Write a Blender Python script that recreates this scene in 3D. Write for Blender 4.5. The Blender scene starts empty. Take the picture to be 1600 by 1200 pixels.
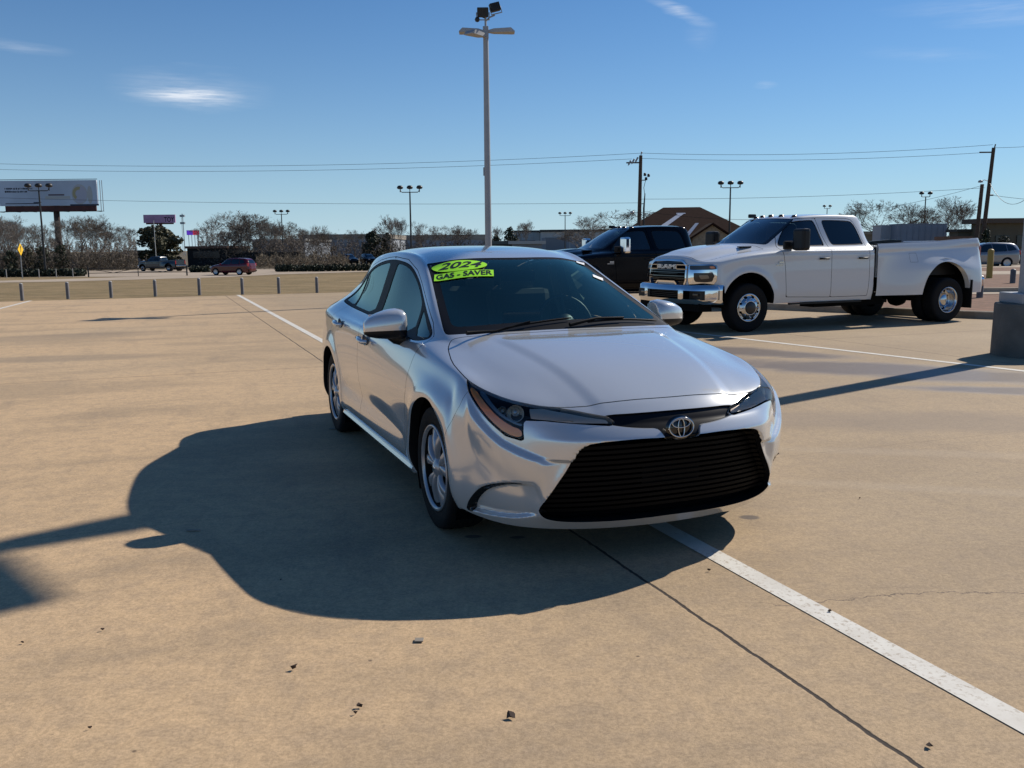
import bpy, bmesh, math, random
import numpy as np
from mathutils import Vector, Matrix
from mathutils.bvhtree import BVHTree
R_ = math.radians
SC = bpy.context.scene
COL = SC.collection
rng = random.Random(7)

# ------------------------------------------------------------------ camera, sky, sun, exposure
CAM_H, CAM_PITCH, CAM_ROLL, CAM_F = 1.422, 0.1495, -0.009, 1415.0
cd = bpy.data.cameras.new("camera"); cam = bpy.data.objects.new("camera", cd); COL.objects.link(cam)
cd.sensor_fit = 'HORIZONTAL'; cd.sensor_width = 36.0; cd.lens = CAM_F / 1600 * 36.0
cd.clip_start = 0.05; cd.clip_end = 6000
_rot = Matrix.Rotation(math.pi / 2 - CAM_PITCH, 4, 'X') @ Matrix.Rotation(CAM_ROLL, 4, 'Z')
cam.matrix_world = Matrix.Translation((0, 0, CAM_H)) @ _rot
SC.camera = cam
CAM_R = np.array(_rot.to_3x3())          # columns: right, up, back

SUN_AZ, SUN_EL = 38.5, 36.6              # direction towards the sun: angle from +X towards +Y, elevation
SKY_STRENGTH, SUN_STRENGTH, EXPOSURE = 0.056, 5.0, 0.06
SKY_TINT = (0.50, 1.0, 1.52)
world = bpy.data.worlds.new("World"); SC.world = world; world.use_nodes = True
def build_world():
    nt = world.node_tree; nt.nodes.clear(); N = nt.nodes; L = nt.links
    out = N.new('ShaderNodeOutputWorld'); bg = N.new('ShaderNodeBackground'); bg.inputs[1].default_value = SKY_STRENGTH
    sky = N.new('ShaderNodeTexSky'); sky.sky_type = 'NISHITA'; sky.sun_disc = False
    sky.sun_elevation = R_(SUN_EL); sky.sun_rotation = R_(90 - SUN_AZ)
    sky.altitude = 150; sky.air_density = 1.0; sky.dust_density = 0.15; sky.ozone_density = 1.5
    tc = N.new('ShaderNodeTexCoord'); sep = N.new('ShaderNodeSeparateXYZ'); L.new(tc.outputs['Generated'], sep.inputs[0])
    def m(op, a, b=None, c=None):
        n = N.new('ShaderNodeMath'); n.operation = op
        for i, v in enumerate((a, b, c)):
            if v is None: continue
            if isinstance(v, (int, float)): n.inputs[i].default_value = v
            else: L.new(v, n.inputs[i])
        return n.outputs[0]
    x, y, z = sep.outputs[0], sep.outputs[1], sep.outputs[2]
    az = m('ARCTAN2', x, y)                                  # 0 along +Y, positive to the right
    el = m('ARCTAN2', z, m('SQRT', m('ADD', m('MULTIPLY', x, x), m('MULTIPLY', y, y))))
    comb = N.new('ShaderNodeCombineXYZ'); L.new(m('MULTIPLY', az, 9.0), comb.inputs[0]); L.new(m('MULTIPLY', el, 60.0), comb.inputs[1])
    nz = N.new('ShaderNodeTexNoise'); nz.inputs['Scale'].default_value = 1.3; nz.inputs['Detail'].default_value = 6; L.new(comb.outputs[0], nz.inputs[0])
    wob = m('SUBTRACT', nz.outputs[0], 0.5)
    cf = N.new('ShaderNodeCombineXYZ'); L.new(m('MULTIPLY', az, 14.0), cf.inputs[0]); L.new(m('MULTIPLY', el, 170.0), cf.inputs[1])
    nf = N.new('ShaderNodeTexNoise'); nf.inputs['Scale'].default_value = 2.0; nf.inputs['Detail'].default_value = 8; nf.inputs['Roughness'].default_value = .65; L.new(cf.outputs[0], nf.inputs[0])
    fib = m('MAXIMUM', m('SUBTRACT', m('MULTIPLY', nf.outputs[0], 3.4), 0.75), 0.05)
    tot = None
    # (azimuth, elevation, half width, half height, tilt, density): thin cirrus wisps
    for a0, e0, wa, we, tilt, den in CLOUDS:
        da = m('SUBTRACT', az, a0); de = m('SUBTRACT', el, e0)
        ca, sa = math.cos(tilt), math.sin(tilt)
        u = m('ADD', m('MULTIPLY', da, ca), m('MULTIPLY', de, sa)); v = m('SUBTRACT', m('MULTIPLY', de, ca), m('MULTIPLY', da, sa))
        u = m('DIVIDE', u, wa); v = m('ADD', m('DIVIDE', v, we), m('MULTIPLY', wob, 1.6))
        d = m('SQRT', m('ADD', m('MULTIPLY', u, u), m('MULTIPLY', v, v)))
        k = m('MULTIPLY', m('MULTIPLY', m('POWER', m('MAXIMUM', m('SUBTRACT', 1.0, d), 0.0), 1.2), den), fib)
        tot = k if tot is None else m('ADD', tot, k)
    tot = m('MINIMUM', tot, 0.9)
    mx = N.new('ShaderNodeMix'); mx.data_type = 'RGBA'; L.new(tot, mx.inputs[0])
    tint = N.new('ShaderNodeMix'); tint.data_type = 'RGBA'; tint.blend_type = 'MULTIPLY'; tint.inputs[0].default_value = 1.0; L.new(sky.outputs[0], tint.inputs[6]); tint.inputs[7].default_value = (*SKY_TINT, 1); 
    hz = m('MULTIPLY', m('EXPONENT', m('MULTIPLY', m('MAXIMUM', el, 0.0), -9.5)), 0.82)      # pale band of thick air low over the horizon
    hm = N.new('ShaderNodeMix'); hm.data_type = 'RGBA'; L.new(hz, hm.inputs[0]); L.new(tint.outputs[2], hm.inputs[6]); hm.inputs[7].default_value = (10.0, 12.8, 14.6, 1)
    L.new(hm.outputs[2], mx.inputs[6]); mx.inputs[7].default_value = (14, 15, 16.5, 1)
    L.new(mx.outputs[2], bg.inputs[0]); L.new(bg.outputs[0], out.inputs[0])
def _dir(u, v):
    d = CAM_R @ np.array([(u - 800) / CAM_F, -(v - 600) / CAM_F, -1.0]); return d / np.linalg.norm(d)
def _azel(u, v):
    d = _dir(u, v); return math.atan2(d[0], d[1]), math.atan2(d[2], math.hypot(d[0], d[1]))
CLOUDS = [_azel(290, 149) + (0.062, 0.0095, 0.0, 0.75), _azel(300, 141) + (0.085, 0.024, 0.0, 0.22), _azel(1062, 17) + (0.045, 0.008, -0.42, 0.34),
          _azel(1095, 55) + (0.02, 0.016, -0.3, 0.07), _azel(35, 73) + (0.05, 0.007, -0.05, 0.15), _azel(1565, 12) + (0.12, 0.012, -0.08, 0.12),
          _azel(1575, 32) + (0.07, 0.007, -0.05, 0.15), _azel(1450, 85) + (0.07, 0.01, -0.12, 0.08), _azel(1197, 132) + (0.014, 0.005, 0, 0.2)]
build_world()
sd = bpy.data.lights.new("sun", 'SUN'); sd.energy = SUN_STRENGTH; sd.angle = R_(0.53); sd.color = (1.0, 0.93, 0.83)
sun = bpy.data.objects.new("sun", sd); COL.objects.link(sun); sun.location = (0, 0, 60)
_sdir = Vector((math.cos(R_(SUN_AZ)) * math.cos(R_(SUN_EL)), math.sin(R_(SUN_AZ)) * math.cos(R_(SUN_EL)), math.sin(R_(SUN_EL))))
sun.rotation_euler = _sdir.to_track_quat('Z', 'Y').to_euler()
SC.view_settings.view_transform = 'Standard'; SC.view_settings.look = 'None'; SC.view_settings.exposure = EXPOSURE; SC.view_settings.gamma = 1.0
SC.render.engine = 'CYCLES'; SC.cycles.max_bounces = 8; SC.cycles.transparent_max_bounces = 16; SC.cycles.use_denoising = True

# ------------------------------------------------------------------ placing helpers (surveyed from the camera station)
def at(u, v, dist):
    """world point seen at photo pixel (u, v), dist metres ahead (along +Y)"""
    d = _dir(u, v); return np.array([0, 0, CAM_H]) + d * (dist / d[1])
def gnd(u, v, z=0.0):
    d = _dir(u, v); return np.array([0, 0, CAM_H]) + d * ((z - CAM_H) / d[2])

# ------------------------------------------------------------------ materials
MATS = {}
def mat(name, color=(0.5, 0.5, 0.5), rough=0.6, metal=0.0, coat=0.0, spec=0.5, noise=None, bump=None, emit=None, coat_rough=0.04):
    """noise=(scale, amount[, detail]) varies the base colour; bump=(scale, strength)"""
    if name in MATS: return MATS[name]
    m = bpy.data.materials.new(name); m.use_nodes = True; nt = m.node_tree; b = nt.nodes['Principled BSDF']; N = nt.nodes; L = nt.links
    b.inputs['Base Color'].default_value = (*color, 1); b.inputs['Roughness'].default_value = rough; b.inputs['Metallic'].default_value = metal
    b.inputs['Coat Weight'].default_value = coat; b.inputs['Coat Roughness'].default_value = coat_rough; b.inputs['Specular IOR Level'].default_value = spec
    tc = N.new('ShaderNodeTexCoord')
    if noise:
        nz = N.new('ShaderNodeTexNoise'); nz.inputs['Scale'].default_value = noise[0]; nz.inputs['Detail'].default_value = noise[2] if len(noise) > 2 else 5
        L.new(tc.outputs['Object'], nz.inputs[0]); rp = N.new('ShaderNodeValToRGB'); L.new(nz.outputs[0], rp.inputs[0])
        rp.color_ramp.elements[0].position = 0.3; rp.color_ramp.elements[1].position = 0.7
        rp.color_ramp.elements[0].color = (*[c * (1 - noise[1]) for c in color], 1); rp.color_ramp.elements[1].color = (*[min(1, c * (1 + noise[1])) for c in color], 1)
        L.new(rp.outputs[0], b.inputs['Base Color'])
    if bump:
        nb = N.new('ShaderNodeTexNoise'); nb.inputs['Scale'].default_value = bump[0]; nb.inputs['Detail'].default_value = 4; L.new(tc.outputs['Object'], nb.inputs[0])
        bp = N.new('ShaderNodeBump'); bp.inputs['Strength'].default_value = bump[1]; bp.inputs['Distance'].default_value = 0.02; L.new(nb.outputs[0], bp.inputs['Height']); L.new(bp.outputs[0], b.inputs['Normal'])
    if emit: b.inputs['Emission Color'].default_value = (*color, 1); b.inputs['Emission Strength'].default_value = emit
    MATS[name] = m; return m
def glass_mat(name, tint, rough=0.0, ior=1.5, extra=0.0, gtint=(1, 1, 1)):
    """thin tinted glazing: what lies behind is dimmed by the tint, the sky mirrors at grazing angles"""
    if name in MATS: return MATS[name]
    m = bpy.data.materials.new(name); m.use_nodes = True; nt = m.node_tree; N = nt.nodes; L = nt.links; N.clear()
    o = N.new('ShaderNodeOutputMaterial'); tr = N.new('ShaderNodeBsdfTransparent'); tr.inputs[0].default_value = (*tint, 1)
    gl = N.new('ShaderNodeBsdfGlossy'); gl.inputs['Roughness'].default_value = rough; gl.inputs[0].default_value = (*gtint, 1)
    fr = N.new('ShaderNodeFresnel'); fr.inputs[0].default_value = ior
    ad = N.new('ShaderNodeMath'); ad.operation = 'ADD'; ad.use_clamp = True; ad.inputs[1].default_value = extra; L.new(fr.outputs[0], ad.inputs[0])
    mx = N.new('ShaderNodeMixShader'); L.new(ad.outputs[0], mx.inputs[0]); L.new(tr.outputs[0], mx.inputs[1]); L.new(gl.outputs[0], mx.inputs[2]); L.new(mx.outputs[0], o.inputs[0])
    MATS[name] = m; return m

# ------------------------------------------------------------------ object helpers
def tag(o, label=None, cat=None, group=None, kind=None):
    if label: o['label'] = label
    if cat: o['category'] = cat
    if group: o['group'] = group
    if kind: o['kind'] = kind
    return o
def thing(name, label, cat, loc=(0, 0, 0), rz=0.0, group=None):
    o = bpy.data.objects.new(name, None); COL.objects.link(o); o.location = Vector(loc); o.rotation_euler = (0, 0, rz); o.empty_display_size = 0.2
    return tag(o, label, cat, group)
def link(name, me, m=None, parent=None):
    o = bpy.data.objects.new(name, me); COL.objects.link(o)
    if m is not None: me.materials.append(m)
    if parent is not None: o.parent = parent
    return o
def copy_tree(o, parent=None):
    c = o.copy(); COL.objects.link(c)
    if parent is not None: c.parent = parent
    for ch in list(o.children): copy_tree(ch, c)
    return c

class MB:
    """collects boxes, tubes, prisms, lathes into one mesh"""
    def __init__(s): s.v = []; s.f = []; s.sm = []
    def add(s, vs, fs, smooth=False, M=None):
        b = len(s.v)
        for v in vs: s.v.append(tuple(M @ Vector(v)) if M is not None else tuple(v))
        for f in fs: s.f.append([b + i for i in f]); s.sm.append(smooth)
        return s
    def box(s, c, d, M=None, taper=1.0, bevel=0.0):
        x, y, z = c; a, b, h = d[0] / 2, d[1] / 2, d[2] / 2
        if bevel > 0:
            bm = bmesh.new(); bmesh.ops.create_cube(bm, size=1.0)
            for v in bm.verts:
                k = taper if v.co.z > 0 else 1.0
                v.co = Vector((v.co.x * d[0] * k, v.co.y * d[1] * k, v.co.z * d[2]))
            bmesh.ops.bevel(bm, geom=list(bm.edges), offset=bevel, segments=2, affect='EDGES', profile=0.6)
            bm.verts.index_update()
            vs = [(v.co.x + x, v.co.y + y, v.co.z + z) for v in bm.verts]; fs = [[v.index for v in f.verts] for f in bm.faces]; bm.free()
            return s.add(vs, fs, False, M)
        t = taper
        vs = [(x - a, y - b, z - h), (x + a, y - b, z - h), (x + a, y + b, z - h), (x - a, y + b, z - h), (x - a * t, y - b * t, z + h), (x + a * t, y - b * t, z + h), (x + a * t, y + b * t, z + h), (x - a * t, y + b * t, z + h)]
        return s.add(vs, [(0, 3, 2, 1), (4, 5, 6, 7), (0, 1, 5, 4), (1, 2, 6, 5), (2, 3, 7, 6), (3, 0, 4, 7)], False, M)
    def tube(s, pts, r, n=10, M=None, cap=True):
        pts = [Vector(p) for p in pts]; rs = r if isinstance(r, (list, tuple)) else [r] * len(pts)
        vs = []; prev = None
        for i, p in enumerate(pts):
            d = (pts[min(i + 1, len(pts) - 1)] - pts[max(i - 1, 0)]).normalized()
            if prev is None:
                a = d.orthogonal().normalized()
            else:
                a = (prev - d * prev.dot(d)).normalized()
            prev = a; b = d.cross(a)
            for k in range(n):
                t = 2 * math.pi * k / n; vs.append(p + (a * math.cos(t) + b * math.sin(t)) * rs[i])
        fs = [(i * n + k, i * n + (k + 1) % n, (i + 1) * n + (k + 1) % n, (i + 1) * n + k) for i in range(len(pts) - 1) for k in range(n)]
        s.add(vs, fs, True, M)
        if cap:
            s.add([vs[k] for k in range(n)], [tuple(range(n))[::-1]], False, M); s.add([vs[-n + k] for k in range(n)], [tuple(range(n))], False, M)
        return s
    def prism(s, poly, z0, z1, M=None):
        n = len(poly); vs = [(p[0], p[1], z0) for p in poly] + [(p[0], p[1], z1) for p in poly]
        fs = [tuple(range(n))[::-1], tuple(range(n, 2 * n))] + [(i, (i + 1) % n, n + (i + 1) % n, n + i) for i in range(n)]
        return s.add(vs, fs, False, M)
    def lathe(s, prof, n=32, M=None, smooth=True):
        """profile of (radius, height) about local Z"""
        vs = []; fs = []; m = len(prof)
        for k in range(n):
            t = 2 * math.pi * k / n
            for r, h in prof: vs.append((r * math.cos(t), r * math.sin(t), h))
        for k in range(n):
            for j in range(m - 1):
                a = k * m + j; b = ((k + 1) % n) * m + j; fs.append((a, b, b + 1, a + 1))
        return s.add(vs, fs, smooth, M)
    def build(s, name, m, parent=None, auto=None):
        used = sorted({i for q in s.f for i in q})
        if len(used) < len(s.v): mp = {a: k for k, a in enumerate(used)}; s.v = [s.v[a] for a in used]; s.f = [[mp[i] for i in q] for q in s.f]
        me = bpy.data.meshes.new(name); me.from_pydata([tuple(v) for v in s.v], [], s.f); me.polygons.foreach_set('use_smooth', s.sm)
        if auto is not None:
            try: me.set_sharp_from_angle(angle=R_(auto))
            except Exception: pass
        me.update(); return link(name, me, m, parent)

def text_geo(body, size=1.0, shear=0.0, extrude=0.0, bold=0.0):
    cu = bpy.data.curves.new('lettering', 'FONT'); cu.body = body; cu.size = size; cu.align_x = 'CENTER'; cu.align_y = 'CENTER'; cu.shear = shear; cu.extrude = extrude; cu.offset = bold; cu.resolution_u = 3
    o = bpy.data.objects.new('lettering', cu); COL.objects.link(o)
    dg = bpy.context.evaluated_depsgraph_get(); dg.update()
    me = bpy.data.meshes.new_from_object(o.evaluated_get(dg)); bpy.data.objects.remove(o); bpy.data.curves.remove(cu)
    vs = [tuple(v.co) for v in me.vertices]; fs = [tuple(p.vertices) for p in me.polygons]; bpy.data.meshes.remove(me)
    return vs, fs

# ------------------------------------------------------------------ panel surfaces: triangle soup with normals, cut along smooth outlines
class Surf:
    def __init__(s, V, N, T): s.V = V; s.N = N; s.T = T; s.cut = None
    def copy(s): return Surf(s.V.copy(), s.N.copy(), s.T.copy())
    def clip(s, f):
        """keep the side where f > 0; the new edge runs exactly along f = 0"""
        f = np.asarray(f, float); f = np.where(np.abs(f) < 1e-7, 1e-7, f); pos = f > 0
        k = pos[s.T].sum(1); keep = s.T[k == 3]; cross = s.T[(k > 0) & (k < 3)]
        V = []; N = []; nb = len(s.V); cache = {}; new = []; cuts = []
        Vv, Nn = s.V, s.N
        def mid(a, b):
            key = (a, b) if a < b else (b, a)
            if key in cache: return cache[key]
            t = f[a] / (f[a] - f[b]); V.append(Vv[a] + (Vv[b] - Vv[a]) * t); N.append(Nn[a] + (Nn[b] - Nn[a]) * t)
            cache[key] = nb + len(V) - 1; return cache[key]
        for a, b, c in cross.tolist():
            for _ in range(3):
                if (pos[a] and not pos[b] and not pos[c]) or (not pos[a] and pos[b] and pos[c]): break
                a, b, c = b, c, a
            p = mid(a, b); q = mid(a, c)
            if pos[a]: new.append((a, p, q)); cuts.append((p, q))
            else: new.append((p, b, c)); new.append((p, c, q)); cuts.append((q, p))
        T = np.concatenate([keep, np.array(new, int).reshape(-1, 3)]) if new else keep
        VV = np.concatenate([Vv, np.array(V)]) if V else Vv; NN = np.concatenate([Nn, np.array(N)]) if V else Nn
        used = np.zeros(len(VV), bool); used[T.ravel()] = True; mp = np.cumsum(used) - 1
        r = Surf(VV[used], NN[used], mp[T]); r.cut = [(mp[a], mp[b]) for a, b in cuts if used[a] and used[b]]
        return r
    def offset(s, d):
        n = s.N / np.maximum(np.linalg.norm(s.N, axis=1, keepdims=True), 1e-9); r = Surf(s.V + n * d, s.N, s.T); r.cut = s.cut; return r
    def rim(s, vec=None, depth=0.03):
        """wall hanging from the freshly cut edge, along vec or inward along the normal"""
        V = []; F = []; idx = {}
        n = s.N / np.maximum(np.linalg.norm(s.N, axis=1, keepdims=True), 1e-9)
        def g(a):
            if a not in idx:
                idx[a] = len(V); V.append(s.V[a]); V.append(s.V[a] + (np.array(vec) * [1, math.copysign(1, s.V[a][1]), 1] if vec is not None else -n[a] * depth))
            return idx[a]
        for a, b in s.cut:
            i, j = g(a), g(b); F.append((i, i + 1, j + 1, j))
        return V, F
    def build(s, name, m, parent=None, extra=None, thick=0.0):
        n = s.N / np.maximum(np.linalg.norm(s.N, axis=1, keepdims=True), 1e-9)
        V = s.V.tolist(); F = s.T.tolist(); NN = n.tolist()
        me = bpy.data.meshes.new(name); 
        if extra is not None and len(extra[1]):
            b = len(V); V = V + [list(v) for v in extra[0]]; F = F + [[b + i for i in f] for f in extra[1]]
        me.from_pydata(V, [], F); me.polygons.foreach_set('use_smooth', [True] * len(F)); me.update()
        if extra is not None and len(extra[1]):
            vn = [list(v.normal) for v in me.vertices]; vn[:len(NN)] = NN; NN = vn
        if len(NN): me.normals_split_custom_set_from_vertices(NN)
        return link(name, me, m, parent)

def largest(v, f):
    """only the largest connected run of faces"""
    par = list(range(len(v)))
    def find(a):
        while par[a] != a: par[a] = par[par[a]]; a = par[a]
        return a
    key = {}
    for i, p in enumerate(v): k = tuple(np.round(p, 4)); par[i] = key.setdefault(k, i)
    for q in f:
        for a in q[1:]: par[find(a)] = find(q[0])
    cnt = {}
    for q in f: cnt.setdefault(find(q[0]), []).append(q)
    canon = {i: key[tuple(np.round(p, 4))] for i, p in enumerate(v)}
    best = max(cnt.values(), key=len) if cnt else f
    return [q for q in ([canon[a] for a in q] for q in best) if len(set(q)) == len(q)]
def chaikin(P, it=2):
    P = [np.array(p, float) for p in P]
    for _ in range(it):
        Q = []
        for i in range(len(P)):
            a, b = P[i], P[(i + 1) % len(P)]; Q += [a * 0.75 + b * 0.25, a * 0.25 + b * 0.75]
        P = Q
    return np.array(P)
def sdf(q, poly, far=0.25):
    """signed distance of points q (n,2) to a closed outline, positive inside"""
    poly = np.asarray(poly, float); out = np.full(len(q), -far)
    lo, hi = poly.min(0) - far, poly.max(0) + far; m = ((q > lo) & (q < hi)).all(1); p = q[m]
    if not len(p): return out
    a = poly; b = np.roll(poly, -1, 0); d = np.full(len(p), 1e9); ins = np.zeros(len(p), bool)
    for i in range(len(a)):
        e = b[i] - a[i]; w = p - a[i]; t = np.clip((w @ e) / max(e @ e, 1e-12), 0, 1); d = np.minimum(d, ((w - t[:, None] * e) ** 2).sum(1))
        c = ((a[i][1] > p[:, 1]) != (b[i][1] > p[:, 1]))
        if abs(e[1]) > 1e-12: ins ^= c & (p[:, 0] < a[i][0] + e[0] * (p[:, 1] - a[i][1]) / e[1])
    out[m] = np.where(ins, 1, -1) * np.sqrt(d); return out

def shell(T, Wl, level, crease=None, fit=3):
    """half-body cage (top rows T[i][j] from the centre outwards, wall rows Wl[r][k] below the rim) -> mirrored smooth surface through those points"""
    nI, nJ = len(T), len(T[0]); P = [(0, j) for j in range(nJ)] + [(i, nJ - 1) for i in range(1, nI)] + [(nI - 1, j) for j in range(nJ - 2, -1, -1)]
    V = [np.array(p, float) for r in T for p in r]; tid = lambda i, j: i * nJ + j
    rows = [[tid(i, j) for i, j in P]]
    for r in Wl:
        b = len(V); V += [np.array(p, float) for p in r]; rows.append([b + k for k in range(len(r))])
    V = np.array(V); n0 = len(V); F = [(tid(i, j), tid(i, j + 1), tid(i + 1, j + 1), tid(i + 1, j)) for i in range(nI - 1) for j in range(nJ - 1)]
    for a, b in zip(rows[:-1], rows[1:]):
        for k in range(len(a) - 1): F.append((a[k], b[k], b[k + 1], a[k + 1]))
    cen = np.abs(V[:, 1]) < 1e-6; mp = np.arange(n0); k = n0; ext = []
    for i in range(n0):
        if not cen[i]: mp[i] = k; k += 1; ext.append(i)
    F2 = F + [tuple(int(mp[i]) for i in f)[::-1] for f in F]
    full = lambda H: np.concatenate([H, H[ext] * [1, -1, 1]])
    me = bpy.data.meshes.new('cage'); me.from_pydata(full(V).tolist(), [], F2)
    if crease:
        at_ = me.attributes.new('crease_edge', 'FLOAT', 'EDGE'); ids = {}
        for (kind, line, w) in crease:      # kind 'T': column j over rows a..b ; 'W': wall row r
            if kind == 'Tcol': j, a, b = line; seq = [tid(i, j) for i in range(a, b + 1)]
            elif kind == 'Trow': i, a, b = line; seq = [tid(i, j) for j in range(a, b + 1)]
            else: r, a, b = line; seq = rows[r][a:b + 1]
            for p, q in zip(seq[:-1], seq[1:]):
                ids[frozenset((p, q))] = w; ids[frozenset((int(mp[p]), int(mp[q])))] = w
        for e in me.edges:
            w = ids.get(frozenset(e.vertices))
            if w: at_.data[e.index].value = w
    o = bpy.data.objects.new('cage', me); COL.objects.link(o); md = o.modifiers.new('s', 'SUBSURF'); md.subdivision_type = 'CATMULL_CLARK'; md.use_limit_surface = True; md.boundary_smooth = 'ALL'
    H = V.copy()
    def ev(l):
        md.levels = l; me.vertices.foreach_set('co', full(H).ravel()); me.update(); dg = bpy.context.evaluated_depsgraph_get(); dg.update(); return o.evaluated_get(dg)
    for _ in range(fit):
        e = ev(1).to_mesh(); c = np.empty(len(e.vertices) * 3); e.vertices.foreach_get('co', c); c = c.reshape(-1, 3)[:n0]
        D = (V - c); D[cen, 1] = 0; H = H + 0.75 * D
    e = bpy.data.meshes.new_from_object(ev(level)); c = np.empty(len(e.vertices) * 3); e.vertices.foreach_get('co', c); c = c.reshape(-1, 3)
    q = np.array([p.vertices[:] for p in e.polygons], int)
    Tr = np.concatenate([q[:, [0, 1, 2]], q[:, [0, 2, 3]]])
    bpy.data.objects.remove(o); bpy.data.meshes.remove(me); bpy.data.meshes.remove(e)
    S = Surf(c, np.zeros_like(c), Tr); renormal(S)
    if S.N[:, 2][np.argmax(c[:, 2])] < 0: S.T = S.T[:, ::-1].copy(); S.N = -S.N
    return S
def renormal(S):
    a, b, c = S.V[S.T[:, 0]], S.V[S.T[:, 1]], S.V[S.T[:, 2]]; fn = np.cross(b - a, c - a); N = np.zeros_like(S.V)
    for k in range(3):
        for ax in range(3): N[:, ax] += np.bincount(S.T[:, k], fn[:, ax], len(S.V))
    S.N = N / np.maximum(np.linalg.norm(N, axis=1, keepdims=True), 1e-12)
def bvh(S): return BVHTree.FromPolygons(S.V.tolist(), S.T.tolist())
# ------------------------------------------------------------------ the silver sedan: body surface through surveyed points (x forward from mid-wheelbase, y to its left, z up)
HT = [
 [(2.20,0,.715),(2.185,.22,.715),(2.14,.42,.715),(2.07,.58,.715),(1.98,.70,.72),(1.87,.78,.735),(1.72,.83,.755)],
 [(2.12,0,.765),(2.11,.22,.765),(2.05,.42,.765),(1.97,.56,.77),(1.88,.66,.775),(1.76,.74,.79),(1.62,.81,.81)],
 [(1.90,0,.856),(1.89,.22,.853),(1.85,.40,.846),(1.79,.54,.836),(1.70,.645,.826),(1.60,.73,.83),(1.48,.81,.835)],
 [(1.62,0,.918),(1.61,.22,.915),(1.58,.40,.907),(1.53,.56,.893),(1.47,.655,.877),(1.40,.735,.868),(1.32,.815,.855)],
 [(1.36,0,.958),(1.35,.22,.956),(1.32,.42,.950),(1.26,.59,.935),(1.19,.675,.922),(1.13,.745,.912),(1.09,.82,.88)],
 [(1.21,0,.972),(1.20,.24,.972),(1.16,.45,.970),(1.08,.64,.966),(1.00,.715,.955),(.93,.77,.93),(.89,.825,.893)],
 [(.88,0,1.122),(.86,.24,1.12),(.80,.43,1.112),(.71,.615,1.105),(.67,.67,1.09),(.63,.75,.94),(.61,.828,.90)],
 [(.55,0,1.268),(.53,.23,1.266),(.48,.41,1.257),(.40,.56,1.235),(.375,.615,1.215),(.35,.742,.945),(.34,.832,.905)],
 [(.22,0,1.378),(.20,.23,1.375),(.15,.40,1.365),(.10,.52,1.345),(.09,.59,1.315),(.08,.735,.955),(.07,.835,.91)],
 [(-.25,0,1.43),(-.25,.23,1.427),(-.25,.40,1.415),(-.25,.525,1.39),(-.25,.60,1.345),(-.25,.735,.965),(-.25,.84,.915)],
 [(-.75,0,1.435),(-.75,.23,1.43),(-.75,.40,1.418),(-.75,.52,1.388),(-.75,.59,1.335),(-.75,.72,.985),(-.75,.84,.92)],
 [(-1.15,0,1.405),(-1.15,.23,1.40),(-1.15,.40,1.387),(-1.15,.515,1.358),(-1.15,.585,1.30),(-1.15,.70,1.0),(-1.15,.84,.93)],
 [(-1.44,0,1.345),(-1.44,.23,1.34),(-1.44,.38,1.325),(-1.45,.49,1.292),(-1.45,.56,1.235),(-1.45,.67,1.03),(-1.45,.83,.94)],
 [(-1.75,0,1.235),(-1.75,.23,1.23),(-1.75,.38,1.218),(-1.75,.49,1.185),(-1.75,.56,1.135),(-1.75,.66,1.04),(-1.75,.815,.95)],
 [(-2.02,0,1.10),(-2.02,.24,1.10),(-2.01,.42,1.09),(-2.0,.54,1.07),(-1.99,.61,1.035),(-1.97,.69,.99),(-1.95,.79,.93)],
 [(-2.15,0,1.075),(-2.15,.25,1.075),(-2.13,.43,1.065),(-2.1,.55,1.04),(-2.08,.62,1.005),(-2.06,.69,.96),(-2.02,.765,.905)],
 [(-2.29,0,1.07),(-2.28,.25,1.065),(-2.24,.42,1.05),(-2.19,.54,1.02),(-2.15,.60,.985),(-2.11,.665,.94),(-2.07,.735,.89)],
]
def wall_rows():
    # per rim point: five points going down
    F = [[(2.262,0,.645),(2.275,0,.53),(2.265,0,.39),(2.25,0,.25),(2.19,0,.165)],
         [(2.25,.22,.645),(2.262,.22,.53),(2.252,.22,.39),(2.235,.22,.25),(2.175,.22,.165)],
         [(2.20,.42,.645),(2.215,.42,.53),(2.205,.42,.39),(2.19,.42,.25),(2.13,.41,.165)],
         [(2.12,.59,.645),(2.14,.59,.53),(2.14,.60,.39),(2.12,.59,.26),(2.07,.56,.168)],
         [(2.01,.72,.645),(2.03,.72,.53),(2.04,.73,.39),(2.04,.72,.27),(2.0,.68,.175)],
         [(1.88,.81,.65),(1.90,.815,.53),(1.90,.82,.40),(1.91,.81,.28),(1.89,.77,.185)],
         [(1.71,.865,.66),(1.71,.875,.54),(1.71,.885,.41),(1.72,.875,.29),(1.73,.84,.2)]]
    side = []
    for r in HT[1:]:
        x, y, z = r[-1]; w = 0.888 if x > -1.5 else 0.888 - 0.09 * ((-1.5 - x) / 0.6) ** 2
        if x > 1.4: w = 0.888 - 0.012 * (x - 1.4) / .3
        bulge = 0.0 if -0.95 < x < 0.95 else 0.006
        side.append([(x, min(w - .018, y + .032), z - .085), (x, w + bulge, .66), (x, w - .012 + bulge * 2, .47), (x, w - .006 + bulge, .31), (x, w - .045, .205)])
    rear = []
    for j in range(5, -1, -1):
        x, y, z = HT[-1][j]
        rear.append([(x - .01, y*1.01, .81), (x - .05, y * 1.03, .68), (x - .07, y * 1.05, .52), (x - .06, y * 1.02, .34), (x + .02, y * .97, .22)])
    cols = F + side + rear
    return [[c[r] for c in cols] for r in range(5)]
CARX, CARY, CARYAW = -0.0905, 6.076, -1.1965
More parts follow.
